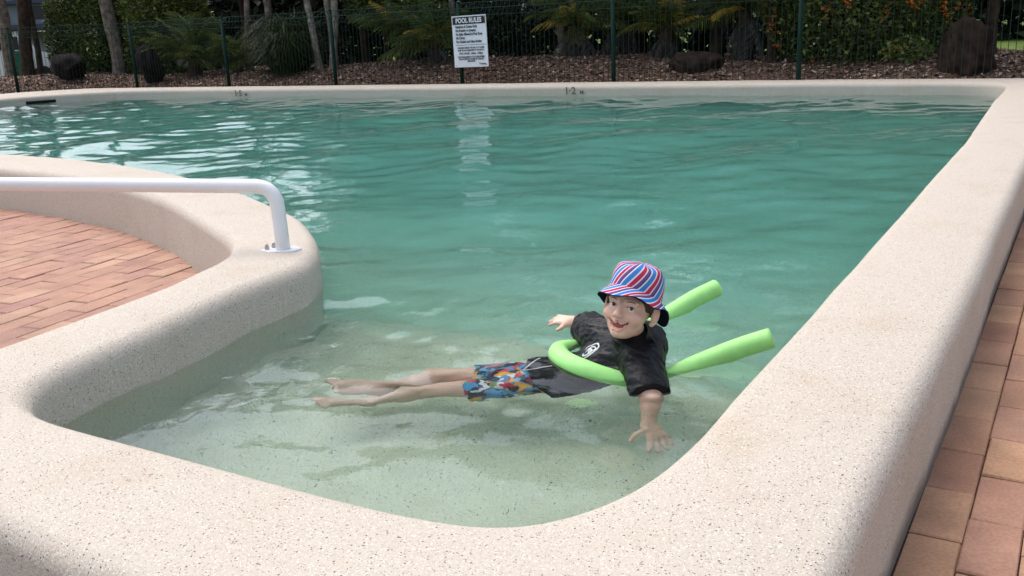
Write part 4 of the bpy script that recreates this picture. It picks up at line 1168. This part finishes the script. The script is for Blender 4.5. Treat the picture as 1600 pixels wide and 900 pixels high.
# black shirt with printed emblem
M_shirt = simple("wet_black_cotton", (.0065, .007, .010), .42, .3, 60, .3, .22)
def shirt():
    F = Field((-1.52, 2.05, -.12), (-.84, 2.70, .36), .0036)
    g = .015
    hemp = K['mid'] * .33 + K['pel'] * .67
    F.cap(K['chest'] + axis * .055, K['mid'], .108 + g, .094 + g, .03, (front, .70)); F.cap(K['mid'], K['pel'], .095 + g, .112 + g, .03, (front, .72))
    for s, q in (('r', .86), ('l', .86)):
        e = K[s + 's'] * (1 - q) + K[s + 'e'] * q; d = unit(K[s + 'e'] - K[s + 's'])
        F.cap(K['chest'] + axis * .08, K[s + 's'], .052 + g, .046 + g, .03); F.cap(K[s + 's'], e + d * .025, .044 + g, .043 + g, .02)
    F.cap(K['chest'] + side * .065 - front * .01, K['mid'] * .6 + K['pel'] * .4 + side * .06 - front * .01, .055, .06, .04, (front, .6))
    F.wrinkle(.0022, 60, 3, (.8, 1.5, 1.2)); F.wrinkle(.0030, 150, 8, (.5, 1.7, 1.0)); F.wrinkle(.0016, 300, 12, (.6, 1.5, 1.0))
    F.cap(K['chest'] + axis * .09, hp(0, -.018, -.07) , .060, .050, .02)
    for s, q in (('r', .86), ('l', .86)):
        e = K[s + 's'] * (1 - q) + K[s + 'e'] * q; F.cut(e, K[s + 'e'] - K[s + 's'], .115)
    F.cut(hp(0, -.010, -.098) , hp(0, .008, -.06) - hp(0, -.03, -.11), .09)
    F.cut(hemp, -axis, .22)
    return F.mesh()
SHIRT = shirt(); SHO = pobj("shirt", *SHIRT, M_shirt, smooth=True)

from mathutils.bvhtree import BVHTree
shv, shf = SHIRT
bvh = BVHTree.FromPolygons([tuple(p) for p in shv], [tuple(map(int, q)) for q in shf])
dcam = Vector(CF) + Vector(CR) * ((922 - 800) / 1462.9) - Vector(CU) * ((549 - 450) / 1462.9)
hit, hn, _, _ = bvh.ray_cast(Vector((0, 0, 1.13)), dcam.normalized())
print('emblem', hit, hn)
M_print = simple("white_screen_print", (.70, .72, .74), .4)
ea = unit(np.array(-axis) - np.array(hn) * (np.array(-axis) @ np.array(hn))); eb = np.cross(np.array(hn), ea)
parts = []
for a0, a1, ra, rb, w in ((.2, 5.2, .034, .021, .0032), (-.5, 2.9, .024, .012, .0034), (2.6, 5.6, .020, .011, .0026), (0, 6.28, .0065, .0065, .0036)):
    q = []
    for t in np.linspace(a0, a1, 22):
        p = np.array(hit) + ea * math.cos(t) * ra + eb * math.sin(t) * rb
        h2 = bvh.ray_cast(Vector(p + np.array(hn) * .05), -hn)[0]
        q.append(np.array(h2) if h2 is not None else p)
    tv, tf = tube(np.array(q) + np.array(hn) * .0004, w * np.sin(np.linspace(.35, math.pi - .35, 22)), 6)
    parts.append((tv, tf))
pobj("emblem", *join(parts), M_print, SHO, smooth=True)

def shorts_mat():
    m, nt, b = mat("printed_shorts"); b.inputs["Roughness"].default_value = .4
    g = N(nt, "ShaderNodeNewGeometry"); nz = N(nt, "ShaderNodeTexNoise"); nz.inputs["Scale"].default_value = 14; nz.inputs["Detail"].default_value = 3
    nt.links.new(g.outputs["Position"], nz.inputs["Vector"])
    ad = N(nt, "ShaderNodeVectorMath"); ad.operation = 'MULTIPLY_ADD'; ad.inputs[1].default_value = (.16, .16, .16)
    nt.links.new(nz.outputs["Color"], ad.inputs[0]); nt.links.new(g.outputs["Position"], ad.inputs[2])
    v = N(nt, "ShaderNodeTexVoronoi"); v.inputs["Scale"].default_value = 30; nt.links.new(ad.outputs[0], v.inputs["Vector"])
    sp = N(nt, "ShaderNodeSeparateColor"); nt.links.new(v.outputs["Color"], sp.inputs[0])
    r = ramp(nt, [(0, (.012, .014, .03)), (.27, (.06, .26, .50)), (.46, (.50, .035, .06)), (.60, (.02, .03, .10)), (.70, (.70, .36, .04)), (.76, (.16, .34, .08)), (.83, (.62, .64, .66)), (.95, (.07, .30, .55))], 'CONSTANT')
    nt.links.new(sp.outputs[0], r.inputs[0]); nt.links.new(r.outputs[0], b.inputs["Base Color"])
    return m
def shorts():
    F = Field((-1.70, 1.98, -.14), (-1.20, 2.46, .22), .0036)
    F.cap(K['mid'] * .35 + K['pel'] * .65, K['pel'], .098, .108, .02, (front, .74))
    for s in ('r', 'l'):
        e = K[s + 'hip'] * .58 + K[s + 'k'] * .42; F.cap(K[s + 'hip'], e + (K[s + 'k'] - K[s + 'hip']) * .1, .070, .071, .02)
    F.wrinkle(.005, 80, 5)
    for s in ('r', 'l'):
        e = K[s + 'hip'] * .58 + K[s + 'k'] * .42; F.cut(e, K[s + 'k'] - K[s + 'hip'], .15)
    return F.mesh()
pobj("shorts", *shorts(), shorts_mat(), smooth=True)
M_cord = simple("white_cord", (.75, .75, .78), .6)
p0 = K['pel'] + front * .082 + axis * .03
pobj("drawstring", *join([tube(spline([p0, p0 + axis * .05 + side * .02 + front * .012, p0 + axis * .10 + side * .035 + front * .01], 5), .0028, 6),
                          tube(spline([p0, p0 + axis * .04 - side * .02 + front * .014, p0 + axis * .07 - side * .05 + front * .006], 5), .0028, 6)]), M_cord, smooth=True)

# ------------------------------------------------------------------ the noodle
NP = [(-1.067, 3.095, .205), (-1.120, 3.016, .180), (-1.181, 2.901, .140), (-1.255, 2.742, .100), (-1.322, 2.592, .105), (-1.345, 2.465, .135), (-1.320, 2.38, .155), (-1.262, 2.312, .162), (-1.190, 2.278, .160), (-1.108, 2.287, .140), (-1.034, 2.323, .120), (-.985, 2.419, .112), (-.924, 2.520, .132), (-.832, 2.595, .17), (-.735, 2.627, .21)]
P = spline(NP, 10)
v, f = tube(P, .0315, 24); no = obj("pool_noodle", v, f, M_noodle, smooth=True)
tag(no, "lime green foam noodle looped under the child's arms, both ends pointing up behind", "pool noodle")
